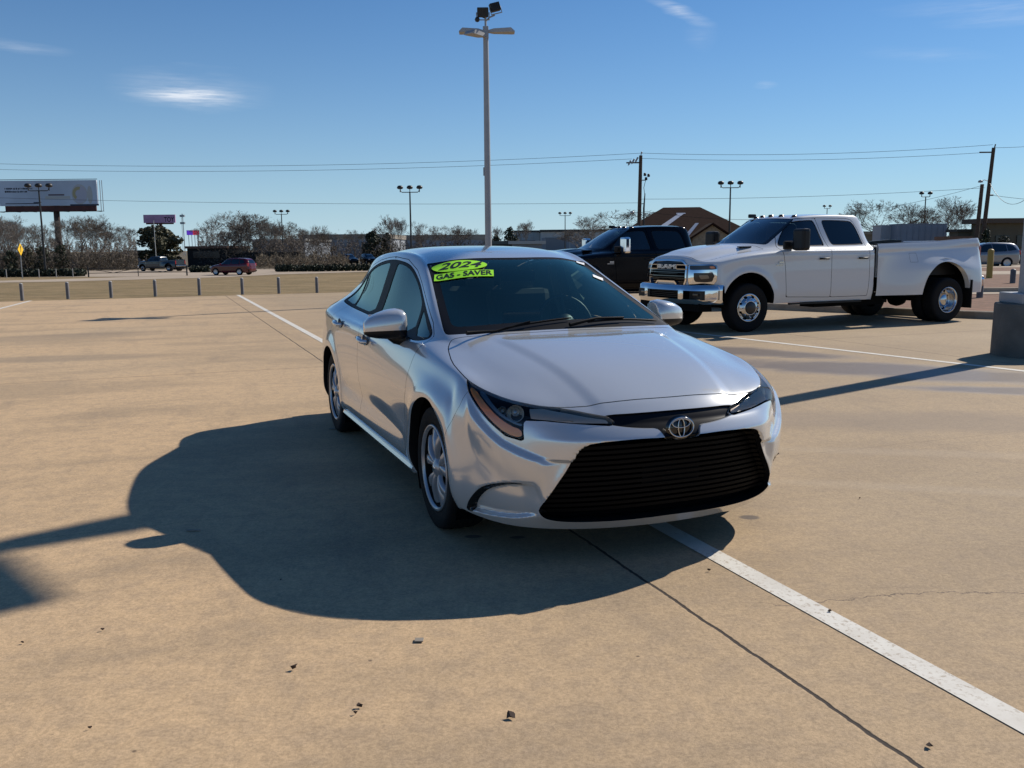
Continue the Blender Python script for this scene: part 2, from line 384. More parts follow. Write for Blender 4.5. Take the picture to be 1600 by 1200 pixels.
# ------------------------------------------------------------------ materials of vehicles
def paint(name, color, metal=0.0, rough=0.3, coat=1.0, flake=0.0):
    m = mat(name, color, rough, metal, coat, coat_rough=0.02)
    return m
SILVER = paint('silver_paint', (0.66, 0.665, 0.655), 0.42, 0.17)
WHITE = paint('white_paint', (0.64, 0.66, 0.67), 0.0, 0.35)
BLACKP = mat('black_paint', (0.0015, 0.0025, 0.005), 0.10, spec=0.22)
REDP = mat('red_paint', (0.085, 0.003, 0.008), 0.2, 0.0, 0.4)
BLUEP = mat('blue_grey_paint', (0.022, 0.034, 0.045), 0.25, 0.0, 0.5)
GREYP = paint('grey_silver_paint', (0.22, 0.23, 0.25), 0.6, 0.3)
BLK = mat('black_plastic', (0.010, 0.010, 0.011), 0.45, spec=.3)
FRIT = mat('ceramic_black', (0.004, 0.004, 0.005), 0.5, spec=0.12)
GRB = mat('grille_black', (0.002, 0.002, 0.0024), 0.55, spec=0.10)
GLOSSB = mat('gloss_black', (0.004, 0.004, 0.005), 0.12, coat=0.5)
INNER = mat('dark_cavity', (0.003, 0.003, 0.004), 0.95, spec=0.05)
UNDER = mat('underbody', (0.006, 0.006, 0.006), 0.9, spec=0.1)
RUB = mat('tyre_rubber', (0.007, 0.007, 0.0075), 0.8, spec=0.25, bump=(60, 0.2))
RIMM = mat('wheel_cover_silver', (0.40, 0.41, 0.43), 0.30, 0.5, 0.4)
CHROME = mat('chrome', (0.78, 0.78, 0.80), 0.06, 1.0)
STEEL = mat('polished_steel', (0.55, 0.56, 0.58), 0.16, 1.0)
AMBER = mat('amber_lens', (0.78, 0.26, 0.06), 0.25, coat=1.0)
REDL = mat('red_lens', (0.35, 0.01, 0.015), 0.15, coat=1.0)
BRKT = mat('seat_cloth', (0.16, 0.16, 0.155), 0.9)
DASH = mat('dashboard', (0.20, 0.21, 0.20), 0.7)
TAN = mat('pale_trim', (0.30, 0.28, 0.23), 0.8)
WGLASS = glass_mat('windscreen_glass', (0.80, 0.94, 0.90), 0.0, 1.5, 0.03, (.72, 1.0, .80))
SGLASS = glass_mat('side_glass', (0.40, 0.52, 0.52), 0.0, 1.55, 0.05, (.80, 1.0, .92))
PRIV = glass_mat('privacy_glass', (0.05, 0.06, 0.07), 0.0, 1.5, 0.02)
LENS = glass_mat('lamp_lens', (0.90, 0.93, 0.94), 0.0, 1.32, 0.0)
LIME = mat('lime_sticker', (0.42, 0.95, 0.02), 0.5)
WHITEP = mat('white_print', (0.8, 0.8, 0.8), 0.5)
INK = mat('black_ink', (0.01, 0.012, 0.01), 0.5)

def arch_f(S, cx, r, cz=.315, ymin=.55):
    d = np.hypot(S.V[:, 0] - cx, S.V[:, 2] - cz) - r
    return np.where(np.abs(S.V[:, 1]) > ymin, d, 1.0)
def boundary_skirt(S): return S.rim

def wheel(parent, name, x, y, z, side, R=.316, W=.205, rr=.222, style='cover'):
    """one wheel: tyre, rim with spokes; side = +1 faces +y, -1 faces -y. Local Z of the lathe points outwards."""
    M = Matrix.Translation((x, y, z)) @ Matrix.Rotation(-side * math.pi / 2, 4, 'X')
    t = MB(); h = W / 2
    t.lathe([(rr - .012, -h * .8), (rr + .01, -h), (R * .9, -h), (R * .97, -h * .93), (R, -h * .7), (R, h * .7), (R * .97, h * .93), (R * .9, h), (rr + .012, h * .97), (rr - .004, h * .86), (rr - .012, h * .8), (rr - .012, -h * .8)], 56)
    for k in range(3):
        zz = (k - 1) * h * .42; t.lathe([(R + .0005, zz - .004), (R + .003, zz), (R + .0005, zz + .004)], 56)
    ty = t.build(name, RUB, parent); ty.matrix_local = M
    r = MB()
    if style == 'cover':
        r.lathe([(rr - .012, -h * .6), (rr - .012, h * .75), (rr + .002, h * .93), (rr - .004, h * 1.0), (rr - .014, h * .98), (rr - .020, h * .86)], 64)
        n = 5
        for k in range(n):
            a0 = 2 * math.pi * k / n + .3
            for sgn in (-1, 1):
                pts = []
                for i in range(7):
                    f = i / 6; rad = .038 + (rr - .017 - .038) * f; a = a0 + sgn * (.10 + .23 * f ** 1.1); w = (.012 + .020 * f); zz = h * (.80 + .14 * math.sin(math.pi * min(1, f * 1.1))) - .006 * f
                    pts.append((rad, a, w, zz))
                vs = []; fs = []
                for rad, a, w, zz in pts:
                    c, s = math.cos(a), math.sin(a); px, py = -s, c
                    for q, dz in ((-1, -.020), (-.82, 0.0), (.0, .002), (.82, 0.0), (1, -.020)):
                        vs.append((rad * c + px * w * q, rad * s + py * w * q, zz + dz))
                for i in range(6):
                    for q in range(4): b = i * 5 + q; fs.append((b, b + 1, b + 6, b + 5))
                r.add(vs, fs, True)
        r.lathe([(.001, h * .98), (.026, h * .97), (.034, h * .9), (.052, h * .82), (.058, h * .6)], 32)
        rm = r.build('rim', RIMM, ty)
        b = MB(); b.lathe([(.001, h * .42), (rr - .03, h * .42), (rr - .014, h * .3)], 48); b.lathe([(.13, h * .45), (.13, h * .5), (.05, h * .52), (.001, h * .52)], 32)
        b.lathe([(rr - .020, h * .86), (rr - .024, h * .5), (rr - .024, -h * .2)], 48); b.build('brake_disc', mat('wheel_cavity', (.012, .012, .012), .7, spec=.15), ty)
        bd = MB(); bd.lathe([(.001, h * .992), (.017, h * .992), (.018, h * .97)], 24); bd.build('hub_badge', CHROME, rm)
    elif style == 'dually_front':
        r.lathe([(rr - .01, -h), (rr - .01, h * .7), (rr + .006, h * .95), (rr + .004, h * 1.02), (rr - .018, h), (rr - .03, h * .9), (rr - .05, h * .98), (rr - .075, h * 1.28), (rr * .50, h * 1.32), (rr * .46, h * 1.36), (rr * .44, h * 1.30)], 48)
        rm = r.build('rim', STEEL, ty)
        c = MB(); c.lathe([(rr * .45, h * 1.2), (rr * .45, h * 1.4), (rr * .40, h * 1.47), (.001, h * 1.47)], 32); c.build('hub_cap', mat('hub_black', (.015, .015, .016), .35), ty)
        nb = MB()
        for k in range(8):
            a = 2 * math.pi * k / 8; Mh = Matrix.Translation((rr * .66 * math.cos(a), rr * .66 * math.sin(a), h * 1.31)); nb.lathe([(.001, .022), (.011, .02), (.013, 0)], 8, Mh)
        nb.build('lug_nuts', CHROME, rm)
        hole = MB()
        for k in range(8):
            a = 2 * math.pi * (k + .5) / 8; Mh = Matrix.Translation((rr * .80 * math.cos(a), rr * .80 * math.sin(a), h * 1.06)) @ Matrix.Rotation(a, 4, 'Z') @ Matrix.Rotation(.55, 4, 'Y'); hole.lathe([(.001, .012), (.018, .012), (.018, 0)], 12, Mh)
        hole.build('hand_holes', INNER, rm)
    elif style == 'dually_rear':
        r.lathe([(rr + .004, h * 1.0), (rr + .006, h * 1.03), (rr - .012, h * .98), (rr - .022, h * .6), (rr - .03, -h * .2), (rr * .70, -h * .35), (rr * .50, -h * .30), (rr * .46, h * .3), (rr * .40, h * .42), (.001, h * .42)], 48)
        rm = r.build('rim', STEEL, ty)
        nb = MB()
        for k in range(8):
            a = 2 * math.pi * k / 8; Mh = Matrix.Translation((rr * .60 * math.cos(a), rr * .60 * math.sin(a), -h * .3)); nb.lathe([(.001, .04), (.012, .038), (.014, 0)], 8, Mh)
        nb.build('lug_nuts', CHROME, rm)
        hole = MB()
        for k in range(8):
            a = 2 * math.pi * (k + .5) / 8; Mh = Matrix.Translation((rr * .72 * math.cos(a), rr * .72 * math.sin(a), -h * .33)); hole.lathe([(.001, .012), (.022, .012), (.022, 0)], 12, Mh)
        hole.build('hand_holes', INNER, rm)
    else:   # plain alloy for far vehicles
        r.lathe([(rr, h * .95), (rr - .02, h * .8), (rr * .3, h * .85), (.001, h * .9)], 20); r.build('rim', RIMM, ty)
    return ty

GRO = [(0, .596), (.085, .592), (.209, .595), (.33, .590), (.415, .582), (.455, .566), (.485, .52), (.515, .456), (.56, .385), (.598, .32), (.617, .27), (.603, .243), (.572, .224), (.50, .212), (.288, .211), (.15, .214), (0, .217)]
GRO = GRO + [(-y, z) for y, z in GRO[::-1][1:-1]]
def make_sedan():
    root = thing('sedan', 'silver four-door sedan with lime green 2024 windscreen sticker, parked nearest the camera', 'car', (CARX, CARY, 0), CARYAW)
    S = shell(HT, wall_rows(), 4)
    V = S.V; ay = np.abs(V[:, 1])
    # sculpting: front corner pockets below the black arc, door lower scoop, bonnet ridges
    def smooth(a, b, t): t = np.clip((t - a) / (b - a), 0, 1); return t * t * (3 - 2 * t)
    side = np.stack([V[:, 0], V[:, 2]], 1)
    scoop = sdf(side, chaikin([(.80, .33), (.80, .42), (.3, .50), (-.5, .53), (-.93, .50), (-.93, .36), (-.3, .31)], 2), .3)
    k = smooth(-.03, .12, scoop) * (ay > .6) * .020
    V[:, 1] -= np.sign(V[:, 1]) * k
    # flared lips around the wheel openings
    for cx in (1.33, -1.375):
        d = np.hypot(V[:, 0] - cx, V[:, 2] - .315); k = np.exp(-((d - .39) / .055) ** 2) * .012 * (ay > .6) * (V[:, 2] > .2); V[:, 1] += np.sign(V[:, 1]) * k
    # bonnet: raised middle with a shoulder line each side
    yl = np.interp(V[:, 0], [1.2, 2.15], [.47, .33]); hm = smooth(1.15, 1.35, V[:, 0]) * (V[:, 2] > .68) * (1 - smooth(2.12, 2.2, V[:, 0]))
    V[:, 2] -= (smooth(-.02, .05, ay - yl) * (1 - smooth(.12, .30, ay - yl)) * .009) * hm
    POCK = [(-1.055, .40), (-1.02, .397), (-.918, .389), (-.834, .369), (-.784, .347), (-.733, .296), (-.699, .255), (-.680, .215), (-.70, .213), (-.80, .215), (-.95, .222), (-1.06, .245), (-1.10, .30)]
    def diag(S): return np.stack([(np.abs(S.V[:, 1]) - S.V[:, 0]) * .70710678, S.V[:, 2]], 1)
    front = V[:, 0] > 1.4
    f = sdf(diag(S), POCK, .2); fade = smooth(-1.12, -.98, diag(S)[:, 0])
    k = smooth(0.0, .012, f) * .030 * fade * front
    nrm = S.N * [1, 1, 0]; nrm /= np.maximum(np.linalg.norm(nrm, axis=1, keepdims=True), 1e-6); S.V -= nrm * k[:, None]
    # shelf under the headlamp, upper bumper tilted to the sky, flange round the lower grille
    dg0 = diag(S); curve = np.interp(-dg0[:, 0], [.66, .72, .78, .84, .90, .97, 1.03, 1.10], [.76, .705, .655, .61, .572, .545, .525, .503])
    below = curve - dg0[:, 1]; fd = smooth(-1.16, -1.08, dg0[:, 0]) * (1 - smooth(-.74, -.66, dg0[:, 0]))
    k = smooth(-.006, .018, below) * (1 - smooth(.02, .20, below)) * .022 * fd * front
    gq = sdf(np.stack([S.V[:, 1], S.V[:, 2]], 1), chaikin(GRO, 2), .3)
    k2 = np.where(front & (gq < .02), np.exp(-np.maximum(-gq, 0) / .030), 0) * .016 * (S.V[:, 2] > .15)
    up_ = np.clip((.655 - S.V[:, 2]) / .060, 0, 1) * (S.V[:, 2] > .5) * (1 - smooth(.46, .66, np.abs(S.V[:, 1]))) * .036 * front
    nrm = S.N * [1, 1, 0]; nrm /= np.maximum(np.linalg.norm(nrm, axis=1, keepdims=True), 1e-6); S.V += nrm * (k + np.maximum(k2, up_ * (gq < .01)))[:, None]
    renormal(S)
    # wheel openings
    for cx in (1.33, -1.375):
        S = S.clip(arch_f(S, cx, .362)); v, f_ = S.rim(vec=(0, -.05, 0))
        for q in (-1, 1):
            lip = MB(); ff_ = [t for t in f_ if v[t[0]][1] * q > 0]; lip.add(v, largest(v, ff_), True); lip.build('arch_lip', BLK, root)
    # ---- outlines
    plan = lambda S: np.stack([S.V[:, 0], S.V[:, 1]], 1)
    WS = [(.305, 0), (.28, .20), (.225, .40), (.18, .50), (.185, .54), (.26, .548), (.43, .577), (.66, .622), (.90, .668), (1.01, .688), (1.055, .68), (1.10, .60), (1.15, .45), (1.18, .30), (1.19, .1)]
    WS = WS + [(x, -y) for x, y in WS[::-1][:-1]]
    BL = [(-1.32, 0), (-1.33, .25), (-1.36, .42), (-1.42, .465), (-1.62, .475), (-1.84, .49), (-1.90, .42), (-1.93, .2), (-1.935, 0)]; BL = BL + [(x, -y) for x, y in BL[::-1][1:-1]]
    HOOD = [(1.215, 0), (1.212, .25), (1.195, .40), (1.165, .53), (1.115, .665), (1.115, .69), (1.165, .715), (1.216, .735), (1.408, .777), (1.559, .787), (1.66, .788), (1.735, .775), (1.83, .742), (1.936, .690), (2.011, .628), (2.06, .565), (2.10, .48), (2.135, .36), (2.152, .25), (2.162, .08), (2.163, 0)]
    HOOD = HOOD + [(x, -y) for x, y in HOOD[::-1][1:-1]]
    up = lambda S: S.N[:, 2] > .25
    def fld(S, poly, mask, far=.3):
        return np.where(mask, sdf(plan(S), poly, far), -far)
    ws = chaikin(WS, 2); bl = chaikin(BL, 2); hd = chaikin(HOOD, 1)
    DLO = [(.945, .930), (.93, .958), (.84, .995), (.65, 1.065), (.455, 1.143), (.30, 1.212), (.16, 1.266), (.05, 1.303), (-.08, 1.330), (-.34, 1.347), (-.60, 1.343), (-.85, 1.322), (-1.08, 1.282), (-1.28, 1.228), (-1.45, 1.155), (-1.60, 1.075), (-1.675, 1.028), (-1.655, 1.012), (-1.52, 1.0), (-1.30, .985), (-1.06, .977), (-.53, .965), (.10, .937), (.60, .918), (.80, .914)]
    dlo = chaikin(DLO, 2)
    sd_ = lambda S: np.stack([S.V[:, 0], S.V[:, 2]], 1)
    def sfld(S, poly, far=.3, ymin=.45): return np.where(np.abs(S.V[:, 1]) > ymin, sdf(sd_(S), poly, far), -far)
    # under-layer: dark inner skin with the window openings left free
    U = S.copy(); U.V = U.V - U.N * .014
    U = U.clip(-fld(U, ws, U.V[:, 2] > .9) - .0); U = U.clip(-fld(U, bl, U.V[:, 2] > .95)); U = U.clip(-(sfld(U, dlo)))
    # front openings reach deeper than the skin
    gr = chaikin(GRO, 2)
    BAND = [(0, .693), (.20, .691), (.31, .690), (.345, .682), (.345, .662), (.31, .651), (.24, .640), (.16, .633), (.112, .631), (.098, .615), (.085, .585), (.04, .57), (0, .57)]
    BAND = BAND + [(-y, z) for y, z in BAND[::-1][1:-1]]; band = chaikin(BAND, 1)
    fr = lambda S: np.stack([S.V[:, 1], S.V[:, 2]], 1)
    def ffld(S, poly, far=.3): return np.where((S.V[:, 0] > 1.5), sdf(fr(S), poly, far), -far)
    HL = [(-.628, .806), (-.70, .800), (-.765, .792), (-.8775, .775), (-.975, .757), (-1.063, .738), (-1.115, .718), (-1.202, .705), (-1.33, .683), (-1.362, .662), (-1.355, .650), (-1.214, .661), (-1.08, .672), (-1.0, .671), (-.990, .66), (-.992, .62), (-.997, .588), (-.985, .583), (-.91, .598), (-.8245, .652), (-.7403, .714), (-.67, .765)]
    hl = np.array(HL)
    def hfld(S, far=.3): return np.where((S.V[:, 0] > 1.45), sdf(diag(S), hl, far), -far)
    U = U.clip(-ffld(U, gr)); U = U.clip(-(hfld(U) ))
    U.build('inner_skin', INNER, root)
    g = .0025
    # windscreen
    W = S.clip(fld(S, ws, S.V[:, 2] > .9)); S = S.clip(-fld(S, ws, S.V[:, 2] > .9) - .004)
    wsi = chaikin([(.335, 0), (.31, .20), (.258, .38), (.215, .48), (.235, .508), (.43, .537), (.66, .580), (.90, .624), (.97, .634), (1.01, .60), (1.05, .45), (1.08, .30), (1.09, .1)] + [(x, -y) for x, y in [(.335, 0), (.31, .20), (.258, .38), (.215, .48), (.235, .508), (.43, .537), (.66, .580), (.90, .624), (.97, .634), (1.01, .60), (1.05, .45), (1.08, .30), (1.09, .1)][::-1][:-1]], 2)
    fi = lambda S: sdf(plan(S), wsi, .3)
    ws_bvh = bvh(W)
    glass = W.offset(-.003).clip(fi(W)); wsg = glass.build('windscreen', WGLASS, root); W.offset(-.0025).clip(-fi(W)).build('windscreen_border', FRIT, wsg)
    # rear window
    B = S.clip(fld(S, bl, S.V[:, 2] > .95)); S = S.clip(-fld(S, bl, S.V[:, 2] > .95) - .004); B.offset(-.003).build('rear_window', SGLASS, root)
    # side windows: black frame line, three panes a side
    D = S.clip(sfld(S, dlo)); S = S.clip(-sfld(S, dlo) - .003)
    P1 = chaikin([(.60, .934), (.52, 1.09), (.455, 1.122), (.30, 1.192), (.16, 1.246), (.05, 1.283), (-.08, 1.310), (-.27, 1.325), (-.285, 1.31), (-.30, 1.2), (-.315, .97), (-.30, .962), (.10, .952)], 1)
    P0 = chaikin([(.655, .932), (.915, .935), (.905, .955), (.80, .985), (.60, 1.062), (.575, 1.06)], 1)
    P2 = chaikin([(-.50, .982), (-.495, 1.1), (-.49, 1.312), (-.50, 1.325), (-.60, 1.324), (-.85, 1.303), (-1.06, 1.265), (-1.13, 1.24), (-1.15, 1.22), (-1.21, 1.005), (-1.2, .998), (-1.06, .993)], 1)
    P3 = chaikin([(-1.265, 1.0), (-1.25, 1.02), (-1.20, 1.20), (-1.215, 1.215), (-1.28, 1.195), (-1.43, 1.13), (-1.56, 1.065), (-1.615, 1.03), (-1.60, 1.022), (-1.5, 1.013)], 1)
    for sgn, lab in ((-1, None), (1, None)):
        E_ = D.clip(D.V[:, 1] * sgn); rest = E_
        for poly in (P1, P0, P2, P3):
            f = sdf(sd_(rest), poly, .3); rest.clip(f).offset(-.003).build('side_window', SGLASS, root); rest = rest.clip(-f)
        rest.build('window_frame', FRIT, root)
    # bonnet
    um = lambda S: (S.V[:, 2] > .70) & (S.N[:, 2] > .1)
    H = S.clip(fld(S, hd, um(S)) - g); S = S.clip(-fld(S, hd, um(S)) - g); v, f_ = H.rim(depth=.02); H.build('bonnet', SILVER, root, (v, f_))
    # headlamps
    L_ = S.clip(hfld(S) - .004); S = S.clip(-hfld(S) - .003); v, f_ = S.rim(depth=.06); lampwall = (v, f_)
    for sgn in (-1, 1):
        Ls = L_.clip(L_.V[:, 1] * sgn); hlp = Ls.build('headlight', LENS, root)
        back = Ls.copy(); back.N = Ls.N.copy(); bk = back.offset(-.075); bk.V += np.array([-.01, 0, 0]); bk.build('lamp_housing', mat('lamp_dark', (.045, .055, .065), .3), hlp)
        # amber strip along the lower outer edge, pale light guide inside it
        dd = lambda S: diag(S)
        am = chaikin([(-.66, .787), (-.70, .778), (-.775, .735), (-.862, .677), (-.93, .642), (-.985, .628), (-.985, .592), (-.91, .606), (-.8245, .66), (-.7403, .722), (-.675, .768)], 1)
        a = Ls.offset(-.006); a = a.clip(sdf(dd(Ls), am, .2)); a.build('amber_reflector', AMBER, hlp)
        arm = [(-1.0, .722), (-1.06, .722), (-1.20, .699), (-1.33, .677), (-1.345, .662), (-1.20, .666), (-1.08, .678), (-1.02, .68)]
        a = Ls.offset(-.012); a = a.clip(sdf(dd(Ls), arm, .2)); a.build('chrome_arm', mat('lamp_tan_reflection', (.60, .48, .38), .3, .3), hlp)  # tan of the ground mirrored in the chrome is painted into its colour
        gd = chaikin([(-.715, .776), (-.795, .730), (-.88, .676), (-.965, .645), (-.985, .645), (-.985, .655), (-.955, .657), (-.885, .688), (-.81, .740), (-.745, .776)], 1)
        a = Ls.offset(-.010); a = a.clip(sdf(dd(Ls), gd, .2)); a.build('light_guide', mat('guide', (.16, .20, .23), .25, .4), hlp)
        # projector and reflector bowl
        for (x, y, z, r) in ((1.955, .655, .685, .036), (1.905, .70, .69, .020)):
            M = Matrix.Translation((x, y * sgn, z)) @ Matrix.Rotation(.42 * sgn, 4, 'Z') @ Matrix.Rotation(math.pi / 2, 4, 'Y')
            b = MB(); b.lathe([(r * 1.1, .02), (r * .98, -.005), (r * .7, -.03), (.004, -.04)], 24); o = b.build('reflector', mat('lamp_bowl', (.85, .85, .80), .25, .4), hlp); o.matrix_local = M
            b = MB(); b.lathe([(.001, .012), (r * .3, .009), (r * .52, -.004), (r * .6, -.02)], 20); o = b.build('projector', mat('projector_glass', (.5, .55, .55), .03, .6), hlp); o.matrix_local = M
    # upper black band round the badge
    bf = lambda S: ffld(S, band)
    Bn = S.clip(bf(S)); S = S.clip(-bf(S) - .002); v, f_ = S.rim(vec=(-.02, 0, 0)); wall2 = (v, f_)
    Bn.V[:, 0] -= .012; Bn.build('upper_grille', mat('band_black', (0.003, 0.003, 0.004), 0.3, spec=.2), root)
    # lower grille: opening walls, back wall, bars
    G = S.clip(ffld(S, gr)); S = S.clip(-ffld(S, gr)); gw = S.rim(vec=(-.115, 0, 0))
    b = MB(); b.add(gw[0], gw[1], True); grille = thing_part('grille', b, BLK, root)
    G.V[:, 0] -= .012; Gb = G.copy(); Gb.V[:, 0] -= .085; Gb.build('grille_back', INNER, grille)
    zs = np.linspace(.262, .545, 13)
    for i, z0 in enumerate(zs):
        zc = G.V[:, 2] - (z0 + .006 * np.cos(G.V[:, 1] * 4)); band_ = .0072 - np.abs(zc)
        s_ = G.clip(band_)
        if len(s_.T) < 4: continue
        s_.V[:, 0] -= .026; e = s_.rim(vec=(-.035, 0, 0)); s_.build('grille_bar', GRB, grille, e)
    nb = MB(); nb.box((2.205, -.0, .405), (.02, .30, .09), bevel=.004); nb.build('plate_mount', GRB, grille)
    # bottom chin slot stays body colour. front bumper separated from wings and side by a seam
    def seamx(z): return np.interp(z, [.1, .45, .58, .70, .80, .9], [1.60, 1.63, 1.67, 1.74, 1.76, 1.76])
    f = S.V[:, 0] - seamx(S.V[:, 2])
    FB = S.clip(f - .0012); S = S.clip(-(S.V[:, 0] - seamx(S.V[:, 2])) - .0012)
    fb = FB.build('front_bumper', SILVER, root, combine(lampwall, wall2))
    # black blade round the corner pocket
    for sgn in (-1, 1):
        F2 = FB.clip(FB.V[:, 1] * sgn); dg_ = diag(F2)
        arc = [(-1.02, .399), (-.918, .392), (-.834, .373), (-.775, .347), (-.722, .296), (-.688, .255), (-.664, .208), (-.715, .208), (-.728, .25), (-.755, .29), (-.80, .333), (-.845, .357), (-.918, .379), (-1.02, .3925)]
        a = F2.clip(sdf(dg_, chaikin(arc, 1), .2)).offset(.0025); a.build('corner_trim', GLOSSB, fb)
    # doors
    def door(poly, S):
        p = np.array(poly, float); D_ = S.clip(sfld(S, p) - .002); S = S.clip(-sfld(S, p) - .002); return D_, S
    FD = [(.855, .262), (.838, .40), (.838, .50), (.872, .60), (.90, .65), (.915, .75), (.94, .83), (.975, .90), (.96, .95), (.84, 1.015), (.455, 1.163), (.16, 1.288), (-.08, 1.352), (-.40, 1.368), (-.385, 1.2), (-.375, .95), (-.36, .60), (-.36, .262)]
    RD = [(-.36, .262), (-.36, .60), (-.375, .95), (-.385, 1.2), (-.40, 1.368), (-.60, 1.362), (-.85, 1.342), (-1.10, 1.302), (-1.24, 1.262), (-1.30, 1.22), (-1.37, 1.05), (-1.375, .95), (-1.33, .82), (-1.20, .745), (-1.06, .65), (-.985, .53), (-.95, .40), (-.94, .262)]
    for poly in (FD, RD):
        D_, S = door(poly, S)
        for sgn in (-1, 1):
            d_ = D_.clip(D_.V[:, 1] * sgn); d0 = d_.build('door', SILVER, root)
            hx, hz = ((-.14, .835) if poly is FD else (-1.0, .882))
            yy = .868 if poly is FD else .862
            hb = MB(); M = Matrix.Translation((hx, (yy + .020) * sgn, hz)) @ Matrix.Rotation(.05 * 1, 4, 'Y')
            pts = [(-.10, 0, 0), (-.085, .022 * sgn, 0), (.0, .030 * sgn, 0), (.085, .024 * sgn, 0), (.10, 0, 0)]
            hb.tube([Vector(p) for p in pts], [.012, .015, .016, .015, .012], 10, M); hb.build('handle', SILVER, d0)
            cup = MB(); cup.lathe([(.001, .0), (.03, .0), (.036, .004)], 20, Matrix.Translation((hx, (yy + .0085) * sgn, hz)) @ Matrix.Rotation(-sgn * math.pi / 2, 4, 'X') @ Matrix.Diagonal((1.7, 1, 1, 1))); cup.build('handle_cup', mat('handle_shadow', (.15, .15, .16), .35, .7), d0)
    # boot lid seam, tail lamps (unseen from here, real all the same)
    tl = chaikin([(.44, .90), (.80, .92), (.84, .97), (.70, 1.0), (.45, .98)], 1)
    f = np.where(S.V[:, 0] < -1.85, sdf(np.stack([np.abs(S.V[:, 1]), S.V[:, 2]], 1), tl, .3), -.3)
    TL = S.clip(f)
    for sgn in (-1, 1): TL.clip(TL.V[:, 1] * sgn).offset(.003).build('tail_light', REDL, root)
    S = S.clip(-f)
    S.build('body', SILVER, root)
    # side sills
    for sgn in (-1, 1):
        b = MB(); 
        prof = [(.835, .245), (.872, .240), (.880, .222), (.862, .196), (.80, .188), (.78, .235)]
        xs = [-.98, -.95, 0, .92, .955]; vs = []; fs = []
        for i, x in enumerate(xs):
            k = .9 if i in (0, 4) else 1.0
            for y, z in prof: vs.append((x, y * sgn * (k * .04 + .96), z))
        n = len(prof)
        for i in range(4):
            for j in range(n): fs.append((i * n + j, i * n + (j + 1) % n, (i + 1) * n + (j + 1) % n, (i + 1) * n + j))
        fs += [tuple(range(n)), tuple(range(4 * n, 5 * n))]
        b.add(vs, fs, False); b.build('side_sill', SILVER, root)
    # underbody, wheel houses
    b = MB(); b.box((0.0, 0, .24), (4.0, 1.36, .10)); b.prism([(1.72, -.82), (1.87, -.755), (1.98, -.66), (2.05, -.54), (2.11, -.40), (2.155, 0), (2.11, .40), (2.05, .54), (1.98, .66), (1.87, .755), (1.72, .82)], .192, .20); b.box((0, 0, .215), (1.8, 1.66, .05)); b.box((-2.1, 0, .3), (.35, 1.3, .1)); b.build('underbody', UNDER, root)
    for cx in (1.33, -1.375):
        for sgn in (-1, 1):
            b = MB(); vs = []; fs = []
            for i in range(17):
                a = -.55 + (math.pi + 1.1) * i / 16
                for y in (.50, .85): vs.append((cx + .372 * math.cos(a), y * sgn, .315 + .372 * math.sin(a)))
            for i in range(16): fs.append((2 * i, 2 * i + 1, 2 * i + 3, 2 * i + 2))
            vs.append((cx, .50 * sgn, .315)); c = len(vs) - 1
            for i in range(16): fs.append((2 * i, 2 * i + 2, c))
            b.add(vs, fs); b.build('wheel_well', INNER, root)
    for cx in (1.35, -1.35):
        for sgn in (-1, 1): wheel(root, 'wheel', cx, .767 * sgn, .316, sgn)
    # badge: oval rings
    b = MB(); bm_ = lambda: Matrix.Translation((2.296, 0, .628)) @ Matrix.Rotation(-.10, 4, 'Y') @ Matrix.Rotation(math.pi / 2, 4, 'Z') @ Matrix.Rotation(math.pi / 2, 4, 'X')
    def oval(cx, cy, a, bb, r, n=40): return [(cx + a * math.cos(2 * math.pi * i / n), cy + bb * math.sin(2 * math.pi * i / n), 0) for i in range(n + 1)]
    M = bm_()
    b.tube(oval(0, 0, .062, .043, 0), .0038, 8, M); b.tube(oval(0, -.001, .016, .041, 0), .0031, 8, M); b.tube(oval(0, .018, .045, .019, 0), .0031, 8, M)
    b.build('badge', mat('badge_metal', (.50, .50, .50), .12, 1.0), root)
    b = MB(); b.lathe([(.001, -.006), (.060, -.006), (.068, -.012)], 40, M @ Matrix.Diagonal((1.08, .80, 1, 1))); b.build('badge_plate', GLOSSB, root)
    # door mirrors
    for sgn in (-1, 1):
        pr = [(.10, .0, .0)]
        vs = []; fs = []; n = 16; rows = [(.812, .85, -.004), (.828, 1.04, -.002), (.865, 1.10, .0), (.92, 1.02, -.004), (.97, .86, -.010), (1.015, .62, -.017), (1.04, .34, -.022)]
        for y, k, dz in rows:
            for i in range(n):
                a = 2 * math.pi * i / n; ca, sa = math.cos(a), math.sin(a)
                x = (.105 if ca > 0 else .05) * math.copysign(abs(ca) ** .7, ca) * k - .01 * (y - .85) * 4; z = .082 * math.copysign(abs(sa) ** .62, sa) * (k ** .8) + dz
                vs.append((.61 + x, y * sgn, .998 + z))
        for r in range(len(rows) - 1):
            for i in range(n): q = (r * n + i, r * n + (i + 1) % n, (r + 1) * n + (i + 1) % n, (r + 1) * n + i); fs.append(q if sgn > 0 else q[::-1])
        fs += [tuple(range(n)) if sgn < 0 else tuple(range(n))[::-1], tuple(range((len(rows) - 1) * n, len(rows) * n)) if sgn > 0 else tuple(range((len(rows) - 1) * n, len(rows) * n))[::-1]]
        me_b = MB(); me_b.add(vs, fs, True)
        # cap above, black below
        full = me_b
        Sv = np.array(full.v); tri = []
        for f_ in full.f:
            for i in range(1, len(f_) - 1): tri.append((f_[0], f_[i], f_[i + 1]))
        MS = Surf(Sv, np.zeros_like(Sv), np.array(tri)); renormal(MS)
        if MS.N[np.argmax(MS.V[:, 2])][2] < 0: MS.N = -MS.N; MS.T = MS.T[:, ::-1].copy()
        ff = MS.V[:, 2] - (.955 + (MS.V[:, 0] - .6) * .10)
